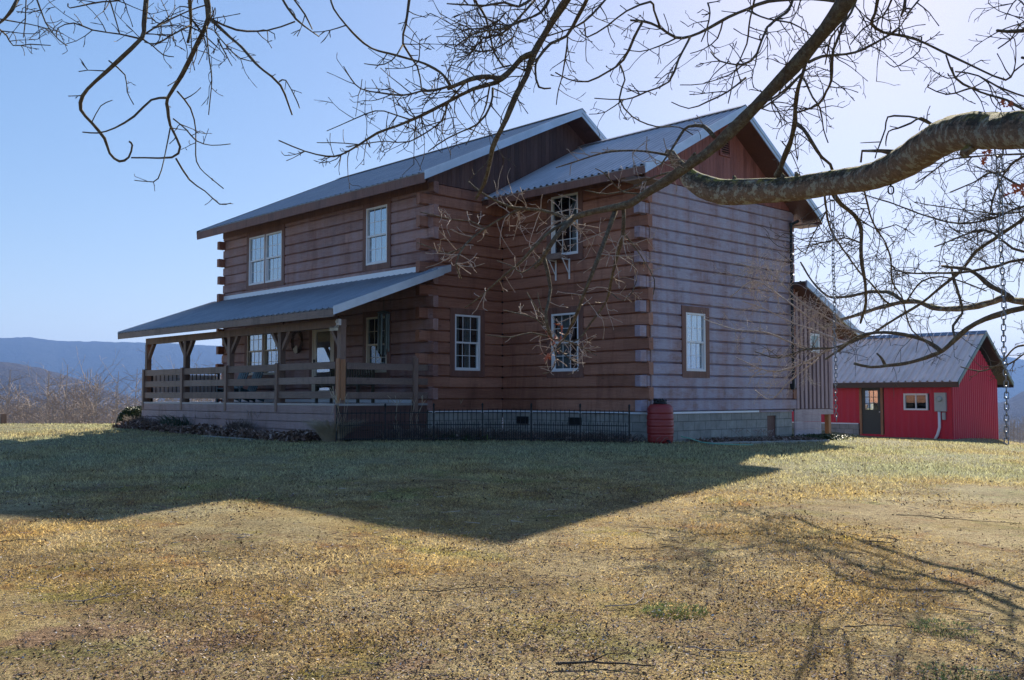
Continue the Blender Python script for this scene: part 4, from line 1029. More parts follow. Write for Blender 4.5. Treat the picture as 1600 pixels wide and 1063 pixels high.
m = MB(); m.box(-7.04, -6.94, SY0-.03, SY0+.1, -.62, 1.46); m.box(-6.10, -6.0, SY0-.03, SY0+.1, -.62, 1.46); m.box(-6.94, -6.10, SY0-.03, SY0+.1, 1.36, 1.46); m.build('door_frame', M['bare_wood'], shed)
M['shed_door'] = simple('dark_green_door', (.03, .042, .040), .4, 0, .15)
dx0, dx1, dz0, dz1 = -6.94, -6.10, -.60, 1.36; gx0, gx1, g0, g1 = dx0+.14, dx1-.14, .42, 1.22
m = MB(); m.box(dx0, gx0, SY0+.02, SY0+.06, dz0, dz1); m.box(gx1, dx1, SY0+.02, SY0+.06, dz0, dz1); m.box(gx0, gx1, SY0+.02, SY0+.06, dz0, g0); m.box(gx0, gx1, SY0+.02, SY0+.06, g1, dz1)
for k in (1, 2): xx = gx0+(gx1-gx0)*k/3.; zz = g0+(g1-g0)*k/3.; m.box(xx-.012, xx+.012, SY0+.022, SY0+.05, g0, g1); m.box(gx0, gx1, SY0+.024, SY0+.048, zz-.012, zz+.012)
dd = m.build('door', M['shed_door'], shed)
m = MB(); m.box(gx0, gx1, SY0+.035, SY0+.038, g0, g1); m.build('pane', M['glass'], dd); m = MB(); m.tube([(dx1-.06, SY0-.02, .33), (dx1-.06, SY0+.02, .33)], .025, 8); m.build('handle', M['rake'], dd)
m = MB(); x0, x1, z0, z1 = -5.10, -4.10, .42, 1.10
m.box(x0, x0+.07, SY0-.04, SY0+.06, z0, z1); m.box(x1-.07, x1, SY0-.04, SY0+.06, z0, z1); m.box(x0+.07, x1-.07, SY0-.04, SY0+.06, z0, z0+.07); m.box(x0+.07, x1-.07, SY0-.04, SY0+.06, z1-.07, z1); m.box((x0+x1)/2-.025, (x0+x1)/2+.025, SY0-.01, SY0+.04, z0+.07, z1-.07)
w_ = m.build('window', M['white'], shed); m = MB(); m.box(x0+.07, x1-.07, SY0+.01, SY0+.013, z0+.07, z1-.07); m.build('pane', M['glass_low'], w_)
m = MB()
for k in range(9): m.box(x0+.08+.03*k, x0+.10+.03*k, SY0+.08, SY0+.09, z0+.1, z1-.1, random.random())
m.build('curtain', M['bare_wood'], w_)
mt = thing('electric_meter', (-3.55, SY0-.1, .8), 'grey electric meter box with white conduit on the red shed wall', 'meter box')
M['meter'] = simple('meter_grey', (.36, .40, .40), .5, .2)
m = MB(); m.box(-3.78, -3.33, SY0-.16, SY0-.02, .38, 1.13); m.lathe((-3.56, SY0-.16, .88), [(.11, 0), (.11, -.05), (.08, -.09)], 18, axis=1); m.build('meter_cabinet', M['meter'], mt, bevel=.01)
m = MB(); m.tube([(-3.62, SY0-.09, .38), (-3.62, SY0-.09, -.25), (-3.70, SY0-.11, -.55), (-3.84, SY0-.12, -.80)], .055, 10); m.build('conduit', M['white'], mt, smooth=True)
m = MB(); m.box(-3.50, -3.38, SY0-.12, SY0-.03, .05, .34); m.build('junction_box', M['meter'], mt)
sE, sA, sR = (22.55, 1.56), (25.4, 3.62), (28.1, 1.56)
ribbed(SX0-.4, -2.72, *sE, *sA, .30, .05, .075).build('roof', M['roof_shed'], shed); ribbed(SX0-.4, -2.72, *sR, *sA, .30).build('rear_roof', M['roof_shed'], shed)
m = MB(); slab(m, SX0-.4, -2.73, sE[0]+.02, sE[1], *sA, .03, .05); slab(m, SX0-.4, -2.73, *sA, sR[0]-.02, sR[1], .03, .05); m.build('soffit', M['dark_gutter'], shed)
m = MB(); m.box(SX0-.4, -2.70, sE[0]-.04, sE[0], sE[1]-.22, sE[1]-.01); m.build('fascia', M['dark_gutter'], shed); m = MB(); m.box(SX0-.4, -2.70, sR[0], sR[0]+.04, sR[1]-.2, sR[1]-.01); m.build('fascia', M['dark_gutter'], shed)
m = MB(); slab(m, -2.735, -2.69, sE[0]-.04, sE[1]+.03, sA[0], sA[1]+.05, 0, .17); slab(m, -2.735, -2.69, sA[0], sA[1]+.05, sR[0]+.04, sR[1]+.03, 0, .17); m.build('rake_trim', simple('green_grey_trim', (.12, .17, .16), .4, .3), shed)
m = MB(); m.beam((SX0-.42, sA[0]-.1, sA[1]-.0), (-2.7, sA[0]-.1, sA[1]), .25, .02, (0, -.6, .8)); m.build('ridge_cap', simple('blue_grey_cap', (.16, .2, .27), .4, .4), shed)
# ------------------------------------------------------------------ the oak: limbs read off as bearings with a distance for each
def crom(P, step):
    P = np.array(P, float); Q = np.vstack([2*P[0]-P[1], P, 2*P[-1]-P[-2]]); out = []
    for i in range(1, len(Q)-2):
        L = np.linalg.norm(Q[i+1]-Q[i]); n = max(2, int(L/step))
        for k in range(n):
            t = k/n; out.append(.5*((2*Q[i])+(-Q[i-1]+Q[i+1])*t+(2*Q[i-1]-5*Q[i]+4*Q[i+1]-Q[i+2])*t*t+(-Q[i-1]+3*Q[i]-3*Q[i+1]+Q[i+2])*t**3))
    out.append(P[-1]); return np.array(out)
def jitter(P, amp, seed):
    n = len(P); r = np.random.default_rng(seed); s = np.cumsum(np.r_[0, np.linalg.norm(np.diff(P, axis=0), axis=1)])
    J = np.zeros((n, 3))
    for f in (3., 7., 16.):
        ph = r.uniform(0, 6.28, 3); J += np.sin(s[:, None]*f+ph)*amp/f*3
    return P+J*np.minimum(1, s/.3)[:, None]
def twig(mb, p, d, L, r, depth, droop=0.):
    n = max(3, int(L/.05)); pts = [p]; dd = d/np.linalg.norm(d); bend = RNG.normal(0, .22, 3)
    for i in range(n):
        dd = dd+bend*.6+RNG.normal(0, .11, 3)+np.array([0, 0, droop]); dd /= np.linalg.norm(dd); pts.append(pts[-1]+dd*L/n)
    rr = [r*(1-.55*i/n) for i in range(n)]+[r*.75]
    if depth <= 0: rr[-2] = r*1.25; rr[-1] = r*.6
    mb.tube(pts, rr, 4 if r > .004 else 3, random.random(), cap=False)
    if depth > 0:
        k = RNG.poisson(L/.11); 
        for j in range(k):
            i = RNG.integers(1, n+1); t = pts[i]-pts[i-1]; t /= np.linalg.norm(t); q = np.cross(t, RNG.normal(size=3)); q /= np.linalg.norm(q)+1e-9
            twig(mb, pts[i], t*RNG.uniform(.5, .9)+q*RNG.uniform(.6, 1.), L*RNG.uniform(.18, .55), r*.7, depth-1, droop)
class Bough:
    def __init__(s, tree, mat, twmat, name='branch'):
        s.tree, s.mat, s.twmat = tree, mat, twmat; s.mb = MB(); s.tw = MB(); s.name = name; s.k = 0
    def add(s, px, w0, w1, d0, d1, dens=1., tl=.38, pre=None, sides=8, wob=.25, jit=.006, bias=None, post=None):
        """px: bearings; w widths in bearing units; d distance range"""
        n = len(px); s.k += 1; r = np.random.default_rng(abs(hash((px[0][0]*7, px[-1][1], n))) % 99991 if False else int(px[0][0]*7+px[-1][1]*13+n) % 99991)
        lens = np.r_[0, np.cumsum([math.hypot(px[i+1][0]-px[i][0], px[i+1][1]-px[i][1]) for i in range(n-1)])]; f = lens/lens[-1]
        ph = r.uniform(0, 6.28); dep = d0+(d1-d0)*f+wob*(np.sin(f*5+ph)-math.sin(ph))*min(1, lens[-1]/200.)
        P = np.array([W(px[i][0], px[i][1], dep[i]) for i in range(n)])
        C = crom(P, .09); C = jitter(C, jit, s.k*31+n)
        g = np.linspace(0, 1, len(C)); dm = d0+(d1-d0)*g
        R = (w0+(w1-w0)*g**.85)/2*dm/FPX
        if pre is not None:
            A = crom(np.vstack([np.array(pre), P[0]]), .2)[:-1]; C = np.vstack([A, C]); R = np.r_[np.linspace(R[0]*1.7+.01, R[0], len(A)), R]
        s.mb.tube(C, np.maximum(R*(1+.10*np.sin(np.arange(len(C))*1.3+ph)), .0022), sides, .5)
        # shoots
        L = np.linalg.norm(np.diff(P, axis=0), axis=1).sum(); m = RNG.poisson(dens*L*(10.5 if s.twmat is M['bark_pale'] else 9.5))
        st = 0 if pre is None else len(C)-len(g)
        for _ in range(m):
            i = int(st+(.04+.96*RNG.random())*(len(g)-2)); t = C[i+1]-C[i]; t /= np.linalg.norm(t)+1e-9
            q = np.cross(t, RNG.normal(size=3)); q /= np.linalg.norm(q)+1e-9
            ff = (i-st)/len(g); l = tl*RNG.uniform(.3, 1.15)*(1.05-.35*ff); b = t*RNG.uniform(.25, .9)+q
            if bias is not None: b = b+np.array(bias)
            twig(s.tw, C[i], b, l, min(.0036, R[i]*.6)+.0010, 2 if l > .22 else 1)
        return C
    def done(s):
        b = s.mb.build(s.name, s.mat, s.tree, smooth=True)
        if s.tw.v: s.tw.build('twigs', s.twmat, b)
        return b

TR = rdz(5.3, 6.0, 0); TR[2] = gz(TR[0], TR[1])
oak = thing('oak_tree', TR, 'old bare oak whose mossy limb and branches reach across the picture from the right', 'tree')
def trunk_of(mb, b, h, r0, r1, lean=(0, 0)):
    pts = [b+np.array([lean[0]*k/10., lean[1]*k/10., h*k/10.-.15]) for k in range(11)]; mb.tube(jitter(np.array(pts), .03, 5), [r0*1.5, r0*1.12]+[r0+(r1-r0)*k/8. for k in range(9)], 20)
    return pts
m = MB(); tp = trunk_of(m, TR, 6.6, .46, .26, (-.3, .1)); m.build('trunk', M['bark'], oak, smooth=True)
T3 = np.array([tp[5][0], tp[5][1], 2.95]); T5 = tp[8]; T6 = tp[10]

def rough_limb(C, R, n=22, amp=.10, seed=3):
    mb = MB(); mb.tube(C, R, n, .5); V = np.array(mb.v); m_ = len(C); r = np.random.default_rng(seed); ph = r.uniform(0, 6.28, (10, 3)); K = r.normal(0, 1, (10, 3))*np.array([8]*3+[22]*3+[45]*4)[:, None]
    cen = np.repeat(C, n, axis=0); D = V-cen; rad = np.linalg.norm(D, axis=1)[:, None]
    nz = sum(np.sin(V@K[i]+ph[i, 0])*(1. if i < 4 else .5) for i in range(10))/4.
    ring = .25*(np.sin(np.linalg.norm(cen-C[0], axis=1)*17)+np.sin(np.linalg.norm(cen-C[0], axis=1)*7.3))
    V = V+D/rad*(rad*amp*(nz+ring*.25)[:, None]); mb.v = [tuple(v) for v in V]; return mb
# great limb: comes off the trunk, turns, then runs away from the viewer
pl = [(1700, 196, 5.35), (1600, 203, 5.6), (1560, 205, 5.95), (1515, 204, 6.3), (1478, 213, 6.7), (1440, 236, 7.1), (1405, 258, 7.5), (1360, 276, 7.95), (1300, 286, 8.5), (1240, 295, 8.95), (1180, 299, 9.3), (1130, 300, 9.6), (1100, 292, 9.8), (1080, 280, 9.95), (1066, 266, 10.05)]
wd = [62, 61, 57, 57, 57, 54, 48, 42, 39, 38, 39, 40, 38, 30, 24]
P = [T3+np.array([.1, 0, -.1]), rdz(4.3, 5.35, 2.86)]+[W(*q) for q in pl]; R = [.24, .19]+[w/2.*q[2]/FPX for w, q in zip(wd, pl)]
C = crom(P, .05); ss = np.linspace(0, 1, len(C)); cl = np.r_[0, np.cumsum(np.linalg.norm(np.diff(np.array(P), axis=0), axis=1))]; cc = np.r_[0, np.cumsum(np.linalg.norm(np.diff(C, axis=0), axis=1))]
RR = np.interp(cc/cc[-1], cl/cl[-1], R)
lm = rough_limb(C, RR, 28, .045)
limb = lm.build('great_limb', M['bark'], oak, smooth=True)
def limb_at(px, top=0.):   # centre of the great limb at a bearing
    q = [(C[i]-CAM) for i in range(len(C))]; xs = [800+FPX*(v@RT)/(v@Fv) for v in q]
    i = min(range(20, len(C)), key=lambda k: abs(xs[k]-px)); return C[i]+np.array([0, 0, top*RR[i]]), RR[i], float((C[i]-CAM)@Fv)
# stubs on the limb
def stub(pts, rr): q = MB(); q.tube(np.array(pts), rr, 10); q.build('broken_stub', M['bark'], limb, smooth=True)
a, ra, da = limb_at(1530, -.5); b = W(1505, 241, da-.05); stub([a, (a+b)/2+np.array([0, 0, -.01]), b], [.05, .032, .028])
a, ra, da = limb_at(1400, .8); stub([a, W(1391, 238, da), W(1377, 236, da-.02), W(1347, 236, da), W(1345, 254, da)], [.035, .022, .014, .010, .008])
a, ra, da = limb_at(1076, .3); stub([a, W(1057, 255, da), W(1048, 240, da), W(1040, 236, da)], [.07, .055, .045, .02])
for px in (1222, 1150, 1246): a, ra, da = limb_at(px, .9); stub([a, a+np.array([-.02, 0, .05])], [.03, .012])


U = M['bark_up']; TWM = M['bark_twig']
def fam(name='branch', mat=None, tw=None): return Bough(oak, mat or U, tw or TWM, name)
# twigs broken off above the limb
b = fam(); dd = limb_at(1440)[2]
b.add([(1462, 198), (1454, 194), (1433, 185), (1410, 183), (1388, 184), (1384, 203), (1376, 222), (1370, 236), (1366, 248)], 4, 2, dd, dd, .15, .12)
b.add([(1458, 196), (1440, 184), (1425, 193), (1405, 202), (1390, 207), (1385, 222), (1385, 229)], 4, 1.6, dd, dd, .5, .10); b.add([(1374, 222), (1345, 224)], 1.8, 1.2, dd, dd, 0)
# Q: upright from the limb
d7 = limb_at(1217)[2]
b.add([(1214, 275), (1220, 262), (1233, 224), (1242, 190), (1244.5, 148), (1256, 111), (1264, 82), (1276, 60), (1290, 40)], 10, 4.5, d7, d7-1.6, .7, .3)
b.add([(1243, 193), (1256, 203), (1270, 224), (1285, 245), (1298, 256), (1302, 272)], 7, 4, d7-.6, d7-.4, .6, .25); b.add([(1256, 122), (1270, 153), (1281, 171), (1285, 203), (1292, 224)], 3.5, 1.8, d7-1, d7-1, 1.2, .3)
b.add([(1246, 176), (1280, 161), (1293, 142), (1300, 126), (1302, 79), (1320, 34), (1321, 0)], 3, 5, d7-1., d7-2., 1.4, .32)
b.add([(1263, 98), (1285, 88), (1322, 85), (1349, 78), (1375, 63), (1391, 53), (1404, 42), (1405, 52)], 5, 3, d7-1.2, d7-2.2, 1.0, .35)
b.done()
# bough K, the diagonal, coming down from the crown
b = fam(mat=M['bark_up'])
pre = [T5, rdz(4.3, 5.9, 5.0), rdz(3.0, 5.9, 4.45)]
b.add([(1330, -10), (1290, 47), (1240, 106), (1180, 168), (1120, 226), (1060, 268), (1007, 303), (985, 318), (952, 325), (912, 335), (897, 341)], 27, 8, 6.0, 7.6, .12, .25, pre, 14, .1)
b.done()
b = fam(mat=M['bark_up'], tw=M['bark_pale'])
b.add([(897, 340), (875, 362), (860, 384), (845, 410), (836, 421)], 10, 4, 7.6, 7.6, .5, .2)
b.add([(850, 404), (860, 450), (853, 487), (857, 513), (862, 528)], 6, 4, 7.6, 7.7, .6, .25)
b.add([(961, 330), (945, 377), (930, 417), (912, 461), (893, 502), (880, 528), (868, 545)], 8, 3, 7.3, 7.8, .6, .3)
b.add([(974, 322), (974, 366), (959, 425), (945, 472), (922, 505), (904, 531), (880, 540)], 7, 2.5, 7.3, 7.8, .8, .3)
b.add([(976, 366), (1007, 406), (1023, 436), (1021, 460)], 2.2, 1.4, 7.4, 7.5, .8, .15)
b.add([(896, 341), (880, 338), (845, 327), (805, 325), (779, 316), (750, 300), (732, 285)], 7, 2, 7.6, 7.9, 1.6, .32)
b.add([(893, 342), (853, 366), (816, 406), (780, 439), (750, 465), (726, 481)], 6, 1.8, 7.6, 8.0, .5, .3)
b.add([(820, 325), (798, 333), (757, 358), (728, 384), (713, 413), (721, 437)], 4.5, 2, 7.7, 8., 1.9, .3)
b.add([(728, 384), (700, 396), (672, 385), (652, 378)], 2.4, 1.4, 8., 8., 1.4, .22); b.add([(758, 358), (735, 345), (705, 342), (655, 332)], 2.4, 1.4, 8., 8.1, 1.8, .22)
b.add([(862, 528), (830, 520), (800, 527), (762, 524)], 3, 1.6, 7.7, 7.7, 1.4, .2); b.add([(858, 520), (840, 500), (815, 492), (787, 486)], 2.6, 1.5, 7.7, 7.7, 1.3, .18)
b.add([(858, 524), (845, 498), (834, 478), (823, 458)], 2.4, 1.5, 7.7, 7.6, 1.3, .16); b.add([(862, 524), (850, 495), (843, 475), (840, 457)], 2.2, 1.5, 7.7, 7.6, .8, .14)
b.add([(862, 530), (890, 535), (912, 545), (932, 556)], 2.6, 1.4, 7.7, 7.7, 2.0, .2); b.add([(862, 530), (870, 560), (862, 580), (850, 583)], 2.4, 1.4, 7.7, 7.7, 2.0, .16); b.add([(870, 545), (890, 560), (905, 575), (885, 585)], 2.2, 1.3, 7.75, 7.7, 2.0, .16)
b.add([(955, 458), (975, 470), (995, 440), (985, 400)], 2, 1.2, 7.5, 7.5, .9, .2); b.add([(856, 392), (838, 410), (815, 425), (800, 415), (778, 407)], 3, 1.5, 7.6, 7.6, .7, .18)
# over the wing roof
b.add([(1086, 240), (1064, 262), (1035, 272), (1010, 282), (985, 296), (950, 303), (915, 298)], 5, 2, 7.0, 7.3, .9, .22)
b.add([(1116, 214), (1100, 197), (1075, 197), (1062, 212), (1045, 240), (1030, 262)], 7, 2.5, 6.8, 7.0, .4, .2)
b.add([(1045, 243), (1010, 237), (970, 235), (940, 238), (905, 250), (870, 262)], 4, 1.8, 7.1, 7.5, .8, .25)
b.add([(1000, 303), (975, 300), (958, 285), (945, 270), (930, 262)], 3, 1.5, 7.3, 7.4, 1.2, .18)
b.done()

# spine of the crown overhead (above the frame), feeding the hanging boughs
SP = [T6, rdz(3.6, 5.9, 6.2), rdz(1.8, 5.8, 6.1), rdz(0.2, 6.2, 5.7), rdz(-1.6, 6.4, 5.3), rdz(-3.2, 6.6, 4.9), rdz(-4.6, 6.9, 4.5)]
m = MB(); Cs = crom(SP, .15); m.tube(jitter(Cs, .04, 77), np.linspace(.20, .05, len(Cs)), 12); m.build('crown_bough', U, oak, smooth=True)
def feed(px, d, k):     # short connection from the overhead bough down to the frame edge
    e = W(px, -10, d); j = Cs[min(range(len(Cs)), key=lambda i: np.hypot(*(Cs[i][:2]-e[:2]))+k)]
    return [j, (j*.45+e*.55)+np.array([0, 0, .15])]
D = 6.8
b = fam()   # bough L
b.add([(889, -5), (869, 25), (850, 56), (833, 84), (822, 119), (806, 150), (791, 187), (778, 212), (769, 231), (764, 256), (757, 285), (745, 310)], 13, 5, 6.8, 7.8, .35, .35, feed(889, 6.8, 0), 10)
b.add([(833, 84), (815, 92), (803, 106), (784, 122), (765, 119), (745, 121), (731, 125), (700, 137)], 10, 6.5, 6.9, 6.9, 1.0, .4)
b.add([(790, 120), (774, 130), (740, 140), (695, 162), (657, 181), (620, 197), (590, 207), (560, 226), (533, 241), (511, 244), (477, 237), (437, 220)], 7.5, 2, 6.9, 7.2, 1.3, .38)
b.add([(703, 133), (696, 122), (687, 113), (670, 103), (654, 96), (620, 87), (582, 77), (560, 62), (541, 41), (522, 15), (516, -5)], 5, 2.5, 6.9, 6.6, .7, .28)
b.add([(702, 135), (680, 140), (657, 141), (627, 149), (593, 145), (563, 139), (548, 124), (537, 105)], 4.5, 1.6, 6.9, 7.1, 1.9, .3)
b.add([(640, -5), (635, 38), (629, 71), (650, 105), (657, 139)], 4.5, 2.5, 6.7, 6.9, .6, .25, feed(640, 6.7, 0)); b.add([(629, 71), (612, 95), (590, 103), (570, 101)], 2.6, 1.4, 6.8, 6.8, .6, .2)
b.add([(738, -5), (759, 30), (770, 75), (778, 92), (789, 106)], 4, 3, 6.7, 6.9, .7, .3, feed(738, 6.7, 0))
b.add([(657, 181), (640, 186), (600, 172), (570, 178), (510, 205)], 3, 1.4, 7., 7.1, 1.8, .3); b.add([(560, 226), (520, 222), (497, 222)], 2, 1.2, 7.1, 7.2, 1., .2)
b.add([(731, 125), (700, 160), (690, 190), (640, 222), (600, 222), (540, 230)], 3.4, 1.5, 6.9, 7.2, 1.5, .3)
b.add([(770, 138), (766, 165), (745, 196), (700, 216), (670, 235)], 4, 1.8, 6.9, 7.2, .7, .3); b.add([(765, 135), (755, 175), (740, 205), (728, 228)], 3, 1.4, 6.9, 7.1, .6, .3)
b.done()
b = fam()
b.add([(919, -5), (906, 25), (887, 58), (862, 69), (841, 91), (837, 109), (842, 135), (860, 137)], 7, 2.5, 7., 7.2, .9, .35, feed(919, 7., 0))
b.add([(840, 91), (820, 110), (800, 104), (770, 112)], 3, 1.5, 7.1, 7.1, 1.2, .3); b.add([(887, 58), (885, 80), (878, 120), (872, 140), (868, 165)], 3, 1.5, 7.1, 7.2, 1.8, .25)
b.add([(860, -5), (845, 20), (815, 32), (780, 45), (745, 50), (712, 72)], 5, 2, 6.6, 6.8, 1.9, .4, feed(860, 6.6, 0)); b.add([(835, -5), (812, 12), (790, 5), (760, 8), (720, 6), (698, 5)], 5, 2, 6.5, 6.7, 1.6, .35, feed(835, 6.5, 0))
b.add([(836, 0), (810, 30), (785, 55), (755, 62), (735, 85), (712, 90)], 4.5, 1.8, 6.7, 6.9, 2.2, .4); b.add([(800, 60), (770, 78), (740, 80), (712, 62)], 3, 1.5, 6.9, 6.9, 2.0, .35)
b.add([(790, 20), (770, 40), (740, 45), (712, 55)], 3, 1.5, 6.8, 6.9, 2.0, .35); b.add([(950, -5), (925, 22), (900, 40), (880, 48), (840, 60)], 4, 2, 7, 7.1, 1.6, .35, feed(950, 7, 0))
b.done()
b = fam()   # bough N, long arcs over the sky between the roofs
b.add([(1330, 5), (1270, -2), (1200, 3), (1169, 15), (1137, 28), (1106, 44), (1078, 56), (1056, 58), (1034, 44), (1018, 36), (1003, 33), (986, 32)], 7, 3.6, 6.3, 7.0, .45, .3)
b.add([(1031, 42), (1023, 16), (1018, 3), (981, 19), (950, 41), (919, 59), (905, 48)], 4, 2, 6.9, 7., 1.2, .3)
b.add([(1003, 36), (991, 59), (975, 94), (950, 113), (919, 127), (887, 123), (866, 112)], 5, 2, 7., 7.1, .45, .28); b.add([(970, 103), (977, 125), (970, 153), (990, 181), (1025, 197), (1059, 200), (1081, 212)], 2.8, 1.8, 7., 7.1, .35, .22)
b.add([(1078, 59), (1062, 94), (1047, 127), (1012, 142), (975, 155), (928, 152)], 4, 1.8, 6.9, 7.1, .4, .25); b.add([(975, 155), (945, 175), (920, 178)], 2, 1.2, 7.1, 7.1, .8, .2)
b.add([(1056, 60), (1030, 72), (1000, 82), (975, 78)], 2.6, 1.5, 6.9, 7., .8, .25); b.add([(1106, 5), (1110, 20), (1106, 44), (1098, 65)], 3, 2, 6.8, 6.9, .8, .25)
b.add([(1240, -5), (1230, 20), (1200, 44), (1184, 84), (1162, 100), (1125, 95), (1110, 80)], 5, 2, 6.4, 6.8, 1.4, .35, feed(1240, 6.4, 0))
b.add([(1165, 122), (1137, 144), (1106, 159), (1075, 169), (1048, 158)], 3.5, 1.6, 6.8, 7., .6, .25); b.add([(1180, -5), (1172, 30), (1168, 70), (1150, 110), (1138, 160)], 3.5, 1.6, 6.6, 6.9, .8, .3, feed(1180, 6.6, 0))
b.add([(1162, 100), (1140, 118), (1100, 132), (1064, 134)], 2.5, 1.4, 6.8, 7., .8, .25); b.add([(1130, 30), (1120, 60), (1098, 78), (1078, 85)], 2.8, 1.4, 6.8, 6.9, 1.2, .3)
b.add([(1168, 16), (1200, 30), (1235, 36), (1262, 52)], 3.2, 2, 6.6, 6.4, 1., .3)
b.add([(1190, 170), (1220, 150), (1250, 120), (1262, 95)], 3, 2, 6.9, 6.6, 1.5, .3); b.add([(1180, 160), (1205, 155), (1230, 138), (1258, 110)], 4, 3, 6.5, 6.6, 1.3, .35)
b.done()
b = fam()   # right top
b.add([(1372, -5), (1368, 21), (1362, 38), (1380, 51), (1404, 55), (1430, 62), (1459, 75), (1491, 91), (1528, 108), (1570, 124), (1583, 111), (1602, 97)], 6, 2.6, 6.6, 6.6, .5, .3, feed(1372, 6.6, 0))
b.add([(1440, 58), (1436, 80), (1415, 94), (1398, 103), (1385, 94)], 2.4, 1.4, 6.6, 6.6, .6, .2)
b.add([(1478, 86), (1493, 121), (1520, 137), (1549, 148), (1575, 156), (1605, 172)], 3, 4, 6.6, 6.4, .9, .3); b.add([(1449, 136), (1478, 148), (1520, 137)], 1.8, 2.8, 6.6, 6.6, 1.2, .2)
b.add([(1493, 112), (1530, 118), (1560, 135), (1603, 152)], 2.4, 3, 6.6, 6.5, .8, .3)
b.add([(1622, 48), (1600, 48), (1575, 50), (1559, 49)], 7, 5, 6.2, 6.2, .6, .3); b.add([(1640, 90), (1610, 92), (1596, 90)], 5, 4, 6.2, 6.2, 1.5, .35); b.add([(1602, 10), (1590, -2), (1578, 15), (1573, 30)], 2.6, 1.5, 6.3, 6.3, 1.2, .25, None)
b.add([(1640, 20), (1612, 30), (1595, 35), (1580, 60), (1560, 75)], 4, 2, 6.2, 6.3, 1.8, .35)
b.add([(1415, -5), (1413, 12), (1409, 24)], 5, 4, 6.6, 6.6, 1.2, .22, feed(1415, 6.6, 0)); b.add([(1395, -5), (1380, 25), (1350, 45), (1330, 70)], 3.4, 1.8, 6.6, 6.7, 2.2, .35, feed(1395, 6.6, 0)); b.add([(1440, -5), (1425, 15), (1410, 40), (1395, 52)], 3, 1.6, 6.6, 6.6, 2., .3, feed(1440, 6.6, 0))
b.add([(1340, -5), (1330, 20), (1320, 34), (1300, 60), (1290, 100)], 4, 2, 6.5, 6.7, 1.6, .35, feed(1340, 6.5, 0))
b.done()
b = fam()   # upper left
b.add([(229, -5), (226, 38), (223, 60), (188, 94), (150, 128), (130, 150), (126, 173), (143, 194), (162, 218), (169, 241), (184, 253), (199, 246), (205, 226), (200, 220)], 8, 3, 6.6, 6.8, .18, .2, feed(229, 6.6, 0), 8, .15)
b.add([(322, -5), (325, 30), (309, 68), (286, 117), (263, 152), (263, 169), (267, 196), (282, 229), (269, 246), (226, 246), (204, 246)], 9.5, 2.2, 6.7, 6.9, .25, .22, feed(322, 6.7, 0), 8, .15)
b.add([(261, 153), (237, 156), (211, 181), (181, 199), (154, 207), (130, 206)], 4.2, 2, 6.8, 6.8, .25, .18, wob=.1); b.add([(277, 143), (297, 169), (305, 203), (305, 241), (313, 262), (350, 293)], 2.8, 1.5, 6.8, 6.9, .7, .16)
b.add([(271, 186), (293, 203), (309, 220), (331, 226), (361, 224)], 2.6, 1.4, 6.8, 6.8, .8, .14); b.add([(275, 248), (297, 282), (320, 301), (341, 320), (359, 318)], 3, 1.5, 6.9, 6.9, .5, .14)
b.add([(266, 200), (260, 233), (248, 278), (232, 283), (211, 282)], 2.3, 1.4, 6.8, 6.9, .3, .12); b.add([(224, 62), (188, 53), (147, 46), (117, 36), (92, 45), (90, 60)], 3, 1.4, 6.6, 6.7, .8, .25)
b.add([(227, 53), (263, 30), (297, 15), (320, 8)], 3.4, 2, 6.6, 6.7, 1.2, .28); b.add([(224, 62), (240, 72), (256, 85), (272, 88)], 2.6, 1.4, 6.6, 6.6, 1.4, .25)
b.add([(329, 30), (361, 60), (379, 75), (400, 98), (413, 109), (439, 132), (456, 179)], 5, 2.6, 6.7, 6.8, .45, .25); b.add([(436, 128), (447, 126), (465, 158), (469, 170)], 2.4, 1.6, 6.8, 6.8, .7, .12)
b.add([(330, 30), (368, 47), (417, 49), (462, 36)], 4, 2.4, 6.7, 6.8, .5, .2); b.add([(439, -5), (462, 30), (499, 56)], 4, 2, 6.6, 6.7, .7, .16, feed(439, 6.6, 0)); b.add([(456, -5), (477, 23), (488, 45)], 3, 2, 6.6, 6.7, .7, .16, feed(456, 6.6, 0))
b.add([(296, -5), (299, 45), (295, 68)], 6, 4, 6.5, 6.6, 2.0, .35, feed(296, 6.5, 0)); b.add([(322, 41), (327, 94), (329, 124), (324, 179)], 2.6, 1.5, 6.7, 6.8, .9, .2)
b.add([(336, 50), (352, 70), (375, 92), (405, 98)], 2.4, 1.5, 6.7, 6.8, 1.2, .2); b.add([(297, 40), (270, 55), (245, 70), (225, 66)], 3.2, 2, 6.6, 6.6, 1.2, .25); b.add([(340, 60), (355, 90), (362, 105)], 2.2, 1.3, 6.7, 6.7, 1.2, .2)
b.add([(170, -5), (188, 53)], 2.6, 2, 6.5, 6.6, 1., .3, feed(170, 6.5, 0)); b.add([(200, -5), (180, 2), (139, 6), (108, 12), (105, 5)], 3, 2, 6.5, 6.6, .9, .25, feed(200, 6.5, 0))
b.add([(170, 95), (196, 118), (200, 145), (210, 165)], 2.4, 1.4, 6.7, 6.7, .5, .1); b.add([(143, 192), (158, 165), (177, 156)], 2, 1.3, 6.7, 6.7, .6, .1)
b.add([(30, -5), (18, 15), (7, 26), (-6, 36)], 6, 4, 6.4, 6.4, .6, .3, feed(30, 6.4, 0)); b.add([(41, -5), (40, 30), (37, 60)], 2.4, 1.4, 6.4, 6.5, 1., .2, feed(41, 6.4, 0)); b.add([(56, -5), (71, 34), (90, 60), (104, 70)], 2.8, 1.4, 6.5, 6.5, 1., .22, feed(56, 6.5, 0))
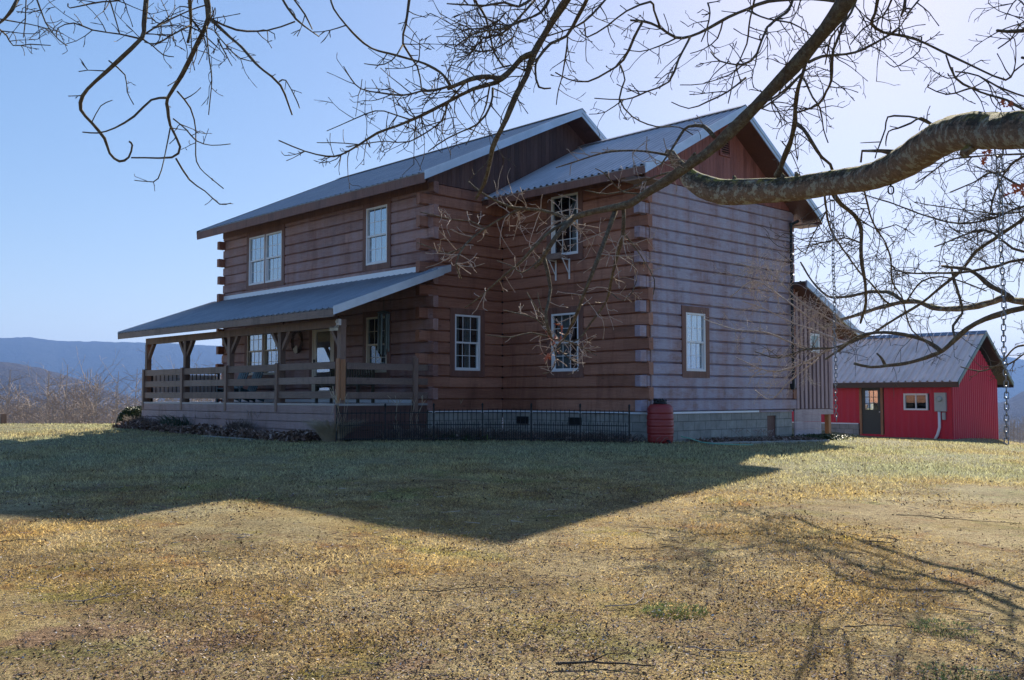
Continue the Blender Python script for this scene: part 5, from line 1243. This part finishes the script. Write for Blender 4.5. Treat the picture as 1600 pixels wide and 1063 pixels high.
b.add([(-6, 42), (10, 55), (19, 70), (45, 68), (77, 70)], 2.8, 1.4, 6.4, 6.5, .9, .22); b.add([(0, 30), (30, 35), (60, 40), (90, 48)], 2.4, 1.3, 6.4, 6.5, 1.3, .25)
b.done()

# rear low branches at the right, further from the viewer than the limb
low = [tp[3], rdz(5.4, 7.6, 1.75)]
b = fam(mat=M['bark'])
b.add([(1720, 470), (1600, 471), (1569, 467), (1554, 472), (1535, 476), (1512, 481), (1484, 482), (1456, 480), (1439, 473), (1416, 472), (1391, 477), (1360, 485), (1337, 492), (1310, 501), (1285, 515)], 15, 4.5, 8.6, 14.0, .25, .5, low, 12, .15)
b.done()
b = fam(mat=M['bark_up'])
b.add([(1580, 467), (1569, 458), (1549, 448), (1535, 436), (1523, 427), (1507, 420), (1484, 417), (1472, 415)], 9.5, 4, 10., 11., .5, .3)
b.add([(1413, 472), (1391, 458), (1377, 456), (1357, 456), (1334, 461), (1312, 465), (1295, 464), (1278, 450), (1264, 433), (1250, 410)], 6.5, 2.5, 11.8, 14, 1.2, .7)
b.add([(1487, 420), (1490, 433), (1501, 467), (1505, 489), (1490, 509), (1494, 532)], 4, 4, 10.8, 10.2, .5, .35)
b.done()
b = fam(mat=M['bark_up'])
b.add([(1720, 455), (1600, 480), (1569, 489), (1540, 499), (1512, 515), (1492, 532), (1473, 549), (1456, 556), (1436, 563), (1413, 569), (1388, 571), (1360, 573), (1334, 567)], 13, 4, 9.0, 11, .22, .3, [tp[3], rdz(5.6, 7.8, 1.9)], 12, .15)
b.add([(1470, 549), (1456, 537), (1428, 527), (1382, 520), (1343, 526), (1315, 543), (1290, 560)], 7, 3, 10.2, 12, .7, .5)
b.add([(1383, 571), (1378, 560), (1371, 552)], 5, 3, 10.8, 10.8, 0, .2)
b.done()
b = fam(mat=M['bark_up'])
b.add([(1720, 250), (1600, 343), (1554, 374), (1526, 393), (1507, 417), (1484, 436), (1461, 455), (1439, 475), (1416, 489), (1388, 506), (1357, 525), (1323, 537), (1300, 543), (1258, 546), (1215, 560), (1180, 550)], 8.5, 1.8, 8.5, 13.5, .8, .6, [T3, rdz(5.4, 7.4, 3.2)], 10)
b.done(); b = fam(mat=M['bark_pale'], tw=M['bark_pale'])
b.add([(1323, 537), (1280, 520), (1240, 505), (1200, 485), (1160, 470)], 4, 1.6, 12.5, 13.5, 1.6, .6); b.add([(1357, 525), (1300, 500), (1250, 470), (1205, 430), (1150, 410)], 4, 1.6, 12, 13.5, 1.5, .6)
b.add([(1300, 543), (1250, 570), (1200, 580), (1150, 560)], 3.6, 1.5, 12.8, 13.5, 1.6, .55); b.add([(1290, 515), (1230, 470), (1180, 440), (1140, 465)], 3.2, 1.4, 13, 13.8, 1.6, .6); b.add([(1258, 546), (1200, 520), (1150, 515), (1100, 500)], 3, 1.4, 13, 13.8, 1.2, .5)
b.add([(1280, 560), (1230, 600), (1205, 625), (1180, 610)], 2.6, 1.3, 13, 13.5, .8, .4)
b.done()
b = fam(mat=M['bark_up'])
b.add([(1720, 300), (1600, 323), (1563, 337), (1535, 345), (1498, 348), (1470, 344), (1428, 331), (1396, 320), (1345, 302)], 4.5, 2, 8.5, 11.5, 1.6, .55, [T3, rdz(5.5, 7.6, 3.0)], 8)
b.add([(1700, 235), (1600, 242), (1555, 243), (1520, 246), (1485, 250), (1465, 262), (1430, 285)], 3.6, 2, 8.2, 9.5, 1.0, .4); b.add([(1602, 331), (1560, 335), (1520, 330), (1470, 322), (1430, 315)], 2.6, 1.5, 9, 10, 1.8, .5)
b.add([(1680, 200), (1610, 240), (1580, 260), (1555, 300), (1545, 340)], 5, 2.5, 8.5, 9.5, 1.8, .5); b.add([(1690, 420), (1600, 405), (1560, 415), (1500, 425), (1430, 428), (1390, 420)], 6, 2.2, 8.8, 11.5, 1.5, .55)
b.add([(1650, 300), (1590, 290), (1550, 270), (1520, 285), (1485, 300)], 4, 2, 8.6, 9.8, 2.0, .5); b.add([(1690, 560), (1600, 540), (1560, 570), (1530, 580), (1500, 573)], 4, 2, 9, 10.5, .8, .35); b.add([(1690, 520), (1610, 548), (1575, 570), (1535, 574)], 4, 2, 9, 10, .6, .35)
b.add([(1680, 380), (1600, 395), (1570, 380), (1540, 360), (1500, 370), (1460, 385)], 4.5, 2, 8.8, 10.5, 1.8, .5); b.add([(1416, 472), (1440, 440), (1470, 432), (1505, 440), (1540, 455)], 3, 2, 11.5, 11, 1.0, .5)
b.done()
b = fam(mat=M['bark_up'])     # hanging from the limb
dl = limb_at(1305)[2]
b.add([(1300, 298), (1313, 320), (1334, 337), (1344, 357), (1345, 382), (1346, 413), (1351, 441), (1353, 472), (1350, 492), (1346, 505)], 8, 3.5, dl+.1, dl+1.4, .45, .4, sides=9)
b.add([(1288, 300), (1291, 325), (1300, 362), (1317, 391), (1343, 424), (1363, 444), (1380, 467), (1392, 478)], 3.4, 2.6, dl+.3, dl+3., .8, .45)
b.add([(1350, 296), (1356, 320), (1365, 351), (1382, 379), (1392, 405), (1395, 441), (1410, 464), (1416, 489), (1425, 517), (1444, 532), (1464, 547)], 3, 2.4, dl, dl+1.8, 1.0, .5)
b.add([(1291, 330), (1270, 370), (1260, 395), (1245, 385)], 2.4, 1.5, dl+.5, dl+1, 1.8, .5); b.add([(1345, 380), (1320, 372), (1290, 378), (1258, 384)], 3, 1.6, dl+.6, dl+1, 1.4, .45)
b.add([(1335, 337), (1372, 360), (1400, 352), (1430, 368)], 2.4, 1.4, dl+.4, dl+.8, .6, .4)
b.add([(1246, 250), (1242, 210), (1258, 215), (1275, 232), (1290, 262)], 2, 1.3, 8.5, 8.6, .8, .2); b.add([(1222, 222), (1238, 240), (1248, 262), (1252, 276)], 2, 1.3, 8.7, 8.8, .8, .2)
b.done()
# dead leaves still hanging
def leaves(cl, n, s, spread, label):
    mb = MB()
    for i in range(n):
        c = np.array(cl)+RNG.normal(0, spread, 3); A = RNG.normal(size=3); A /= np.linalg.norm(A); B = np.cross(A, RNG.normal(size=3)); B /= np.linalg.norm(B); Nn = np.cross(A, B)
        out = [(0, 0), (.12, .1), (.05, .3), (.30, .42), (.10, .52), (.34, .74), (.12, .78), (.0, 1.)]; pts = [(x, y) for x, y in out]+[(-x, y) for x, y in out[-2:0:-1]]
        mb.poly([c+A*y*s*2+B*x*s*2+Nn*s*.5*(x*x*4-(y-.5)**2) for x, y in pts], RNG.random())
    return mb.build('dead_leaves', M['oak_leaf'], oak)
for (x, y, d, n, s) in ((866, 522, 7.7, 9, .035), (850, 560, 7.7, 5, .03), (1545, 243, 8.4, 6, .04), (1588, 298, 8.0, 7, .045), (1573, 163, 6.3, 3, .03), (1602, 290, 8.2, 6, .04), (862, 545, 7.7, 4, .03)):
    leaves(W(x, y, d), n, s, .03, '')

# swing chains -------------------------------------------------------------
M['chain'] = simple('galvanised_chain', (.22, .24, .28), .4, .8, .25, 30)
def link_mesh(mb, c, L, w, r, rot, ax=np.array([0, 0, -1.])):
    e = np.array([math.cos(rot), math.sin(rot), 0]); pts = []; h = L/2-w/2
    for k in range(16):
        a = 2*math.pi*k/16; pts.append(c+e*(w/2)*math.cos(a)+np.array([0, 0, 1.])*((w/2)*math.sin(a)+(h if math.sin(a) > 0 else -h)))
    n = 6; base = len(mb.v); C2 = np.array(pts); m_ = len(C2); nn = np.cross(e, [0, 0, 1.])
    for i in range(m_):
        t = C2[(i+1) % m_]-C2[i-1]; t /= np.linalg.norm(t); u = nn; v = np.cross(t, u)
        for k in range(n): a = 2*math.pi*k/n; mb.v.append(tuple(C2[i]+(u*math.cos(a)+v*math.sin(a))*r))
    for i in range(m_):
        for k in range(n): a = base+i*n+k; b_ = base+i*n+(k+1) % n; c_ = base+((i+1) % m_)*n; mb.f.append((a, b_, c_+(k+1) % n, c_+k)); mb.t.append(.5)
def chain(px, ybot, label, rot0):
    c, r, d = limb_at(px, -.95); zb = W(px, ybot, d)[2]; t = thing('swing_chain', c, label, 'chain', 'chains of the old tree swing')
    mb = MB(); link_mesh(mb, c+np.array([0, 0, -.02]), .07, .05, .005, rot0); mb.build('eye_bolt', M['chain'], t, smooth=True)
    mb = MB(); link_mesh(mb, c+np.array([0, 0, -.095]), .10, .040, .0045, rot0+.2); mb.build('quick_link', M['chain'], t, smooth=True)
    mb = MB(); z = c[2]-.15; k = 0; x, y = c[0], c[1]
    while z > zb: link_mesh(mb, np.array([x+.004*math.sin(k*.37), y, z-.020]), .042, .0235, .0036, rot0+(k % 2)*math.pi/2+.35+.02*k); z -= .0335; k += 1
    mb.build('links', M['chain'], t, smooth=True)
chain(1559, 690, 'near swing chain hanging from the great limb at the right edge', base_ang)
chain(1301, 656, 'far thin swing chain hanging from the limb between house and shed', base_ang)
c, r, d = limb_at(1390, -.95); mb = MB(); mb.tube([c+np.array([0, 0, .05]), c+np.array([0, 0, -.03])], .007, 6); link_mesh(mb, c+np.array([0, 0, -.055]), .062, .042, .006, base_ang)
tag(mb.build('eye_bolt', M['black_iron'], smooth=True), 'empty dark eye bolt screwed into the underside of the limb', 'eye bolt')
# ------------------------------------------------------------------ distant bare trees, woods, hills
def bare_tree(seed, H):
    r = np.random.default_rng(seed); mb = MB(); tw = MB()
    def br(p, d, L, rad, lev, target):
        n = 4 if lev < 3 else 3; pts = [p]; dd = d
        for i in range(n):
            dd = dd+r.normal(0, .13, 3)+np.array([0, 0, .02]); dd /= np.linalg.norm(dd); pts.append(pts[-1]+dd*L/n)
        (mb if lev < 2 else tw).tube(pts, [max(rad*(1-.5*i/n), .006) for i in range(n+1)], 6 if lev < 2 else 3, r.random(), cap=False)
        if lev >= 5: return
        if lev >= 3: n = 3
        for j in range([7, 5, 5, 4, 3][lev]):
            i = r.integers(1, n+1) if lev else min(n, 1+j % n+ (j > 2)); q = np.cross(dd, r.normal(size=3)); q /= np.linalg.norm(q)
            br(pts[i], dd*r.uniform(.35, .85)+q*r.uniform(.7, 1.1)+np.array([0, 0, .12]), L*(r.uniform(.5, .8) if lev < 2 else r.uniform(.45, .72)), rad*.52, lev+1, 0)
    br(np.array([0, 0, -.3]), np.array([0, 0, 1.]), H*.38, H*.014, 0, 0)
    return mb, tw
protos = []
def place_tree(i, x, y, s, rot, label, z=None):
    z = gz(x, y) if z is None else z
    k = i % 5
    if len(protos) <= k:
        a, b = bare_tree(100+k, 11.); t = thing('bare_tree', (0, 0, 0), label, 'tree', 'bare trees beyond the lawn'); a.build('trunk', M['far_bark'], t); b.build('crown', M['far_bark'], t); protos.append(t); o = t
    else:
        o = protos[k].copy(); COL.objects.link(o)
        for c in list(protos[k].children): q = c.copy(); q.parent = o; COL.objects.link(q)
        o['label'] = label
    o.location = (x, y, z-.2); o.scale = (s, s, s); o.rotation_euler = (0, 0, rot)
LB = 'leafless grey-brown tree in the woods below the left edge of the lawn'
LR = 'leafless tree on the hazy slope beyond the red shed at the right edge'
R_ = np.random.default_rng(4); i = 0
tops = lambda px: 601+max(0, px-60)*.13+ (8 if px > 130 else 0)
for row, (dmin, dmax, n) in enumerate(((58, 66, 15), (68, 80, 17), (82, 98, 18))):
    for k in range(n):
        px = -150+(430)*(k+R_.uniform(.1, .9))/n; d = R_.uniform(dmin, dmax); x, y, _ = PD(px, d, 0); z = gz(x, y)
        top = .97+(620-(tops(max(0, px))+R_.uniform(0, 26)))/FPX*d; s = max(.25, (top-z)/12.5*1.15)
        place_tree(i, x, y, s, R_.uniform(0, 6.28), LB, z); i += 1
for k in range(22):
    px = 1500+330*(k+R_.random())/22.; d = R_.uniform(95, 190); x, y, _ = PD(px, d, 0); z = gz(x, y); top = .97+(620-R_.uniform(632, 668))/FPX*d; s = (top-z)/12.5
    if s > .2: place_tree(i, x, y, s, R_.uniform(0, 6.28), LR, z); i += 1
# woods as one mass further off
def wood_mass(name, px0, px1, d0, d1, n, toplo, tophi):
    mb = MB()
    for k in range(n):
        px = R_.uniform(px0, px1); d = R_.uniform(d0, d1); x, y, _ = PD(px, d, 0); z = gz(x, y); h = R_.uniform(8, 13); z = max(z, .97+(620-(R_.uniform(toplo, tophi)+(max(0, px-60)*.13 if px < 700 else 0)))/FPX*d-h*1.1)
        mb.tube([(x, y, z-2), (x+.1, y, z+h*.4), (x+.2, y+.2, z+h*.9)], [.12, .08, .03], 3, R_.random(), cap=False)
        for j in range(16):
            a = R_.uniform(0, 6.28); q = np.array([x+.12, y+.05, z+h*R_.uniform(.3, .8)]); L = h*R_.uniform(.16, .28); d_ = np.array([math.cos(a), math.sin(a), R_.uniform(.1, 1.0)])
            for s_ in range(3):
                e_ = q+d_/np.linalg.norm(d_)*L; mb.tube([q, (q+e_)/2+R_.normal(0, .1, 3), e_], [.035/(s_+1), .025/(s_+1), .012], 3, R_.random(), cap=False); q = (q+e_)/2 if s_ else e_; d_ = d_+R_.normal(0, .7, 3); L *= .6
    o = mb.build(name, M['far_bark']); o['kind'] = 'stuff'
wood_mass('distant_woods', -500, 420, 105, 240, 1100, 606, 645)
wood_mass('distant_woods', 1450, 2100, 200, 420, 400, 640, 665)

def hill_mat(name, c):
    n = NT(name, 1., 0, 0.); q = n.noise(n.pos((.012, .012, .012)), 1., 8, .72); r = n.noise(n.pos((.12, .12, .12)), 1., 4, .7)
    n.color(n.mix(n.math('ADD', n.math('MULTIPLY', q, .6), n.math('MULTIPLY', r, .4)), tuple(v*.45 for v in c), tuple(v*1.6 for v in c))); n.bump(n.math('ADD', q, n.math('MULTIPLY', r, .25)), 25., 1.); return n.m
M['hill'] = hill_mat('wooded_hillside', (.045, .048, .045)); M['hill2'] = hill_mat('near_ridge', (.07, .055, .045))
def ridge(name, dist, width, prof, px0, px1, base, mat, seed, n=420, m=34, rough=1.):
    pxs = np.linspace(px0, px1, n); V = []; xs = [p[0] for p in prof]; ys = [p[1] for p in prof]
    for j in range(m):
        f = j/(m-1.)            # 0 front foot, .55 crest, 1 back foot
        hgt = math.sin(min(1, f/.6)*math.pi/2)**1.35 if f < .6 else math.cos((f-.6)/.4*math.pi/2)
        for i_, px in enumerate(pxs):
            ang = math.atan((px-800)/FPX) if abs(px-800) < 2400 else (px-800)/FPX*.62
            d = dist-width*.6+width*f; top = .97+(620-np.interp(px, xs, ys))/FPX*dist
            p = CAM[:2]+(RT[:2]*math.sin(ang)+FW[:2]*math.cos(ang))*d/math.cos(min(1.2, abs(ang)))*(1 if True else 0)
            x, y = p; sp = (vnoise(x, y, 520, seed)-.5)*1.0+(vnoise(x, y, 210, seed+1)-.5)*.5
            micro = (vnoise(x, y, 60, seed+2)-.5)*6+(vnoise(x, y, 22, seed+3)-.5)*9
            V.append((x, y, base+(top-base)*hgt*(1+.32*sp*(1-hgt)*1.4)+micro*rough*min(1, hgt*1.5)))
    F = [(j*n+i_, j*n+i_+1, (j+1)*n+i_+1, (j+1)*n+i_) for j in range(m-1) for i_ in range(n-1)]
    me = bpy.data.meshes.new(name); me.from_pydata(V, [], F); me.materials.append(mat); me.shade_smooth(); o = bpy.data.objects.new(name, me); COL.objects.link(o); o['kind'] = 'structure'
ridge('hills', 5200, 2600, [(-900, 520), (-200, 534), (0, 529), (45, 528), (90, 534), (150, 535), (250, 537), (345, 542), (600, 550), (1300, 552), (1560, 556), (1600, 563), (1700, 570), (2300, 548)], -900, 2300, -75, M['hill'], 11, 900, 40, .55)
ridge('near_hills', 2300, 1300, [(-900, 560), (-100, 562), (0, 566), (60, 576), (120, 593), (180, 613), (230, 628), (320, 640), (900, 645), (1500, 640), (1565, 628), (1600, 612), (1700, 595), (2300, 575)], -900, 2300, -75, M['hill2'], 23, 700, 34, .5)

# ------------------------------------------------------------------ air
SUN_AZ, SUN_EL = math.radians(115.6), math.radians(27.8)
hz = MB(); hz.box(-7800, 7800, -7800, 7800, -95, 360); ho = hz.build('haze', None); ho['kind'] = 'stuff'
hm = bpy.data.materials.new('haze'); hm.use_nodes = True; nn = hm.node_tree.nodes; nn.clear(); out = nn.new('ShaderNodeOutputMaterial'); pv = nn.new('ShaderNodeVolumePrincipled')
pv.inputs['Color'].default_value = (.17, .31, .68, 1); pv.inputs['Density'].default_value = HAZE; pv.inputs['Anisotropy'].default_value = .2
hm.node_tree.links.new(pv.outputs[0], out.inputs['Volume']); ho.data.materials.append(hm)

# ------------------------------------------------------------------ light, sky, camera
w = bpy.data.worlds.new('World'); scene.world = w; w.use_nodes = True; wn = w.node_tree.nodes; bg = wn['Background']
sky = wn.new('ShaderNodeTexSky'); sky.sky_type = 'NISHITA'; sky.sun_disc = False; sky.sun_elevation = SUN_EL; sky.sun_rotation = math.pi/2-SUN_AZ
sky.altitude = 1200; sky.air_density = 1.0; sky.dust_density = .8; sky.ozone_density = 3.0
tint = wn.new('ShaderNodeMix'); tint.data_type = 'RGBA'; tint.blend_type = 'MULTIPLY'; tint.inputs[0].default_value = 1.; tint.inputs[7].default_value = (.90, .80, .80, 1)
w.node_tree.links.new(sky.outputs[0], tint.inputs[6]); gm_ = wn.new('ShaderNodeGamma'); gm_.inputs[1].default_value = .50; hs = wn.new('ShaderNodeHueSaturation'); hs.inputs['Saturation'].default_value = 1.75
w.node_tree.links.new(tint.outputs[2], gm_.inputs[0]); w.node_tree.links.new(gm_.outputs[0], hs.inputs['Color']); w.node_tree.links.new(hs.outputs[0], bg.inputs[0]); bg.inputs[1].default_value = SKY
sd = bpy.data.lights.new('sun', 'SUN'); sd.energy = SUN; sd.angle = math.radians(.55); sd.color = (1., .91, .73)
so = bpy.data.objects.new('sun', sd); COL.objects.link(so); v = Vector((math.cos(SUN_AZ)*math.cos(SUN_EL), math.sin(SUN_AZ)*math.cos(SUN_EL), math.sin(SUN_EL)))
so.rotation_euler = v.to_track_quat('Z', 'Y').to_euler(); so.location = (0, 0, 30)
cd = bpy.data.cameras.new('camera'); cd.sensor_width = 36; cd.lens = FPX/1600*36; cd.clip_start = .1; cd.clip_end = 30000; cd.sensor_fit = 'HORIZONTAL'
co = bpy.data.objects.new('camera', cd); COL.objects.link(co); co.location = CAM
mt_ = Matrix((RT, Uv, -Fv)).transposed(); co.rotation_euler = mt_.to_euler(); scene.camera = co
scene.view_settings.view_transform = 'Standard'; scene.view_settings.look = 'None'; scene.view_settings.exposure = EXPO; scene.view_settings.gamma = 1
scene.cycles.max_bounces = 6; scene.cycles.transparent_max_bounces = 12; scene.cycles.volume_bounces = 1
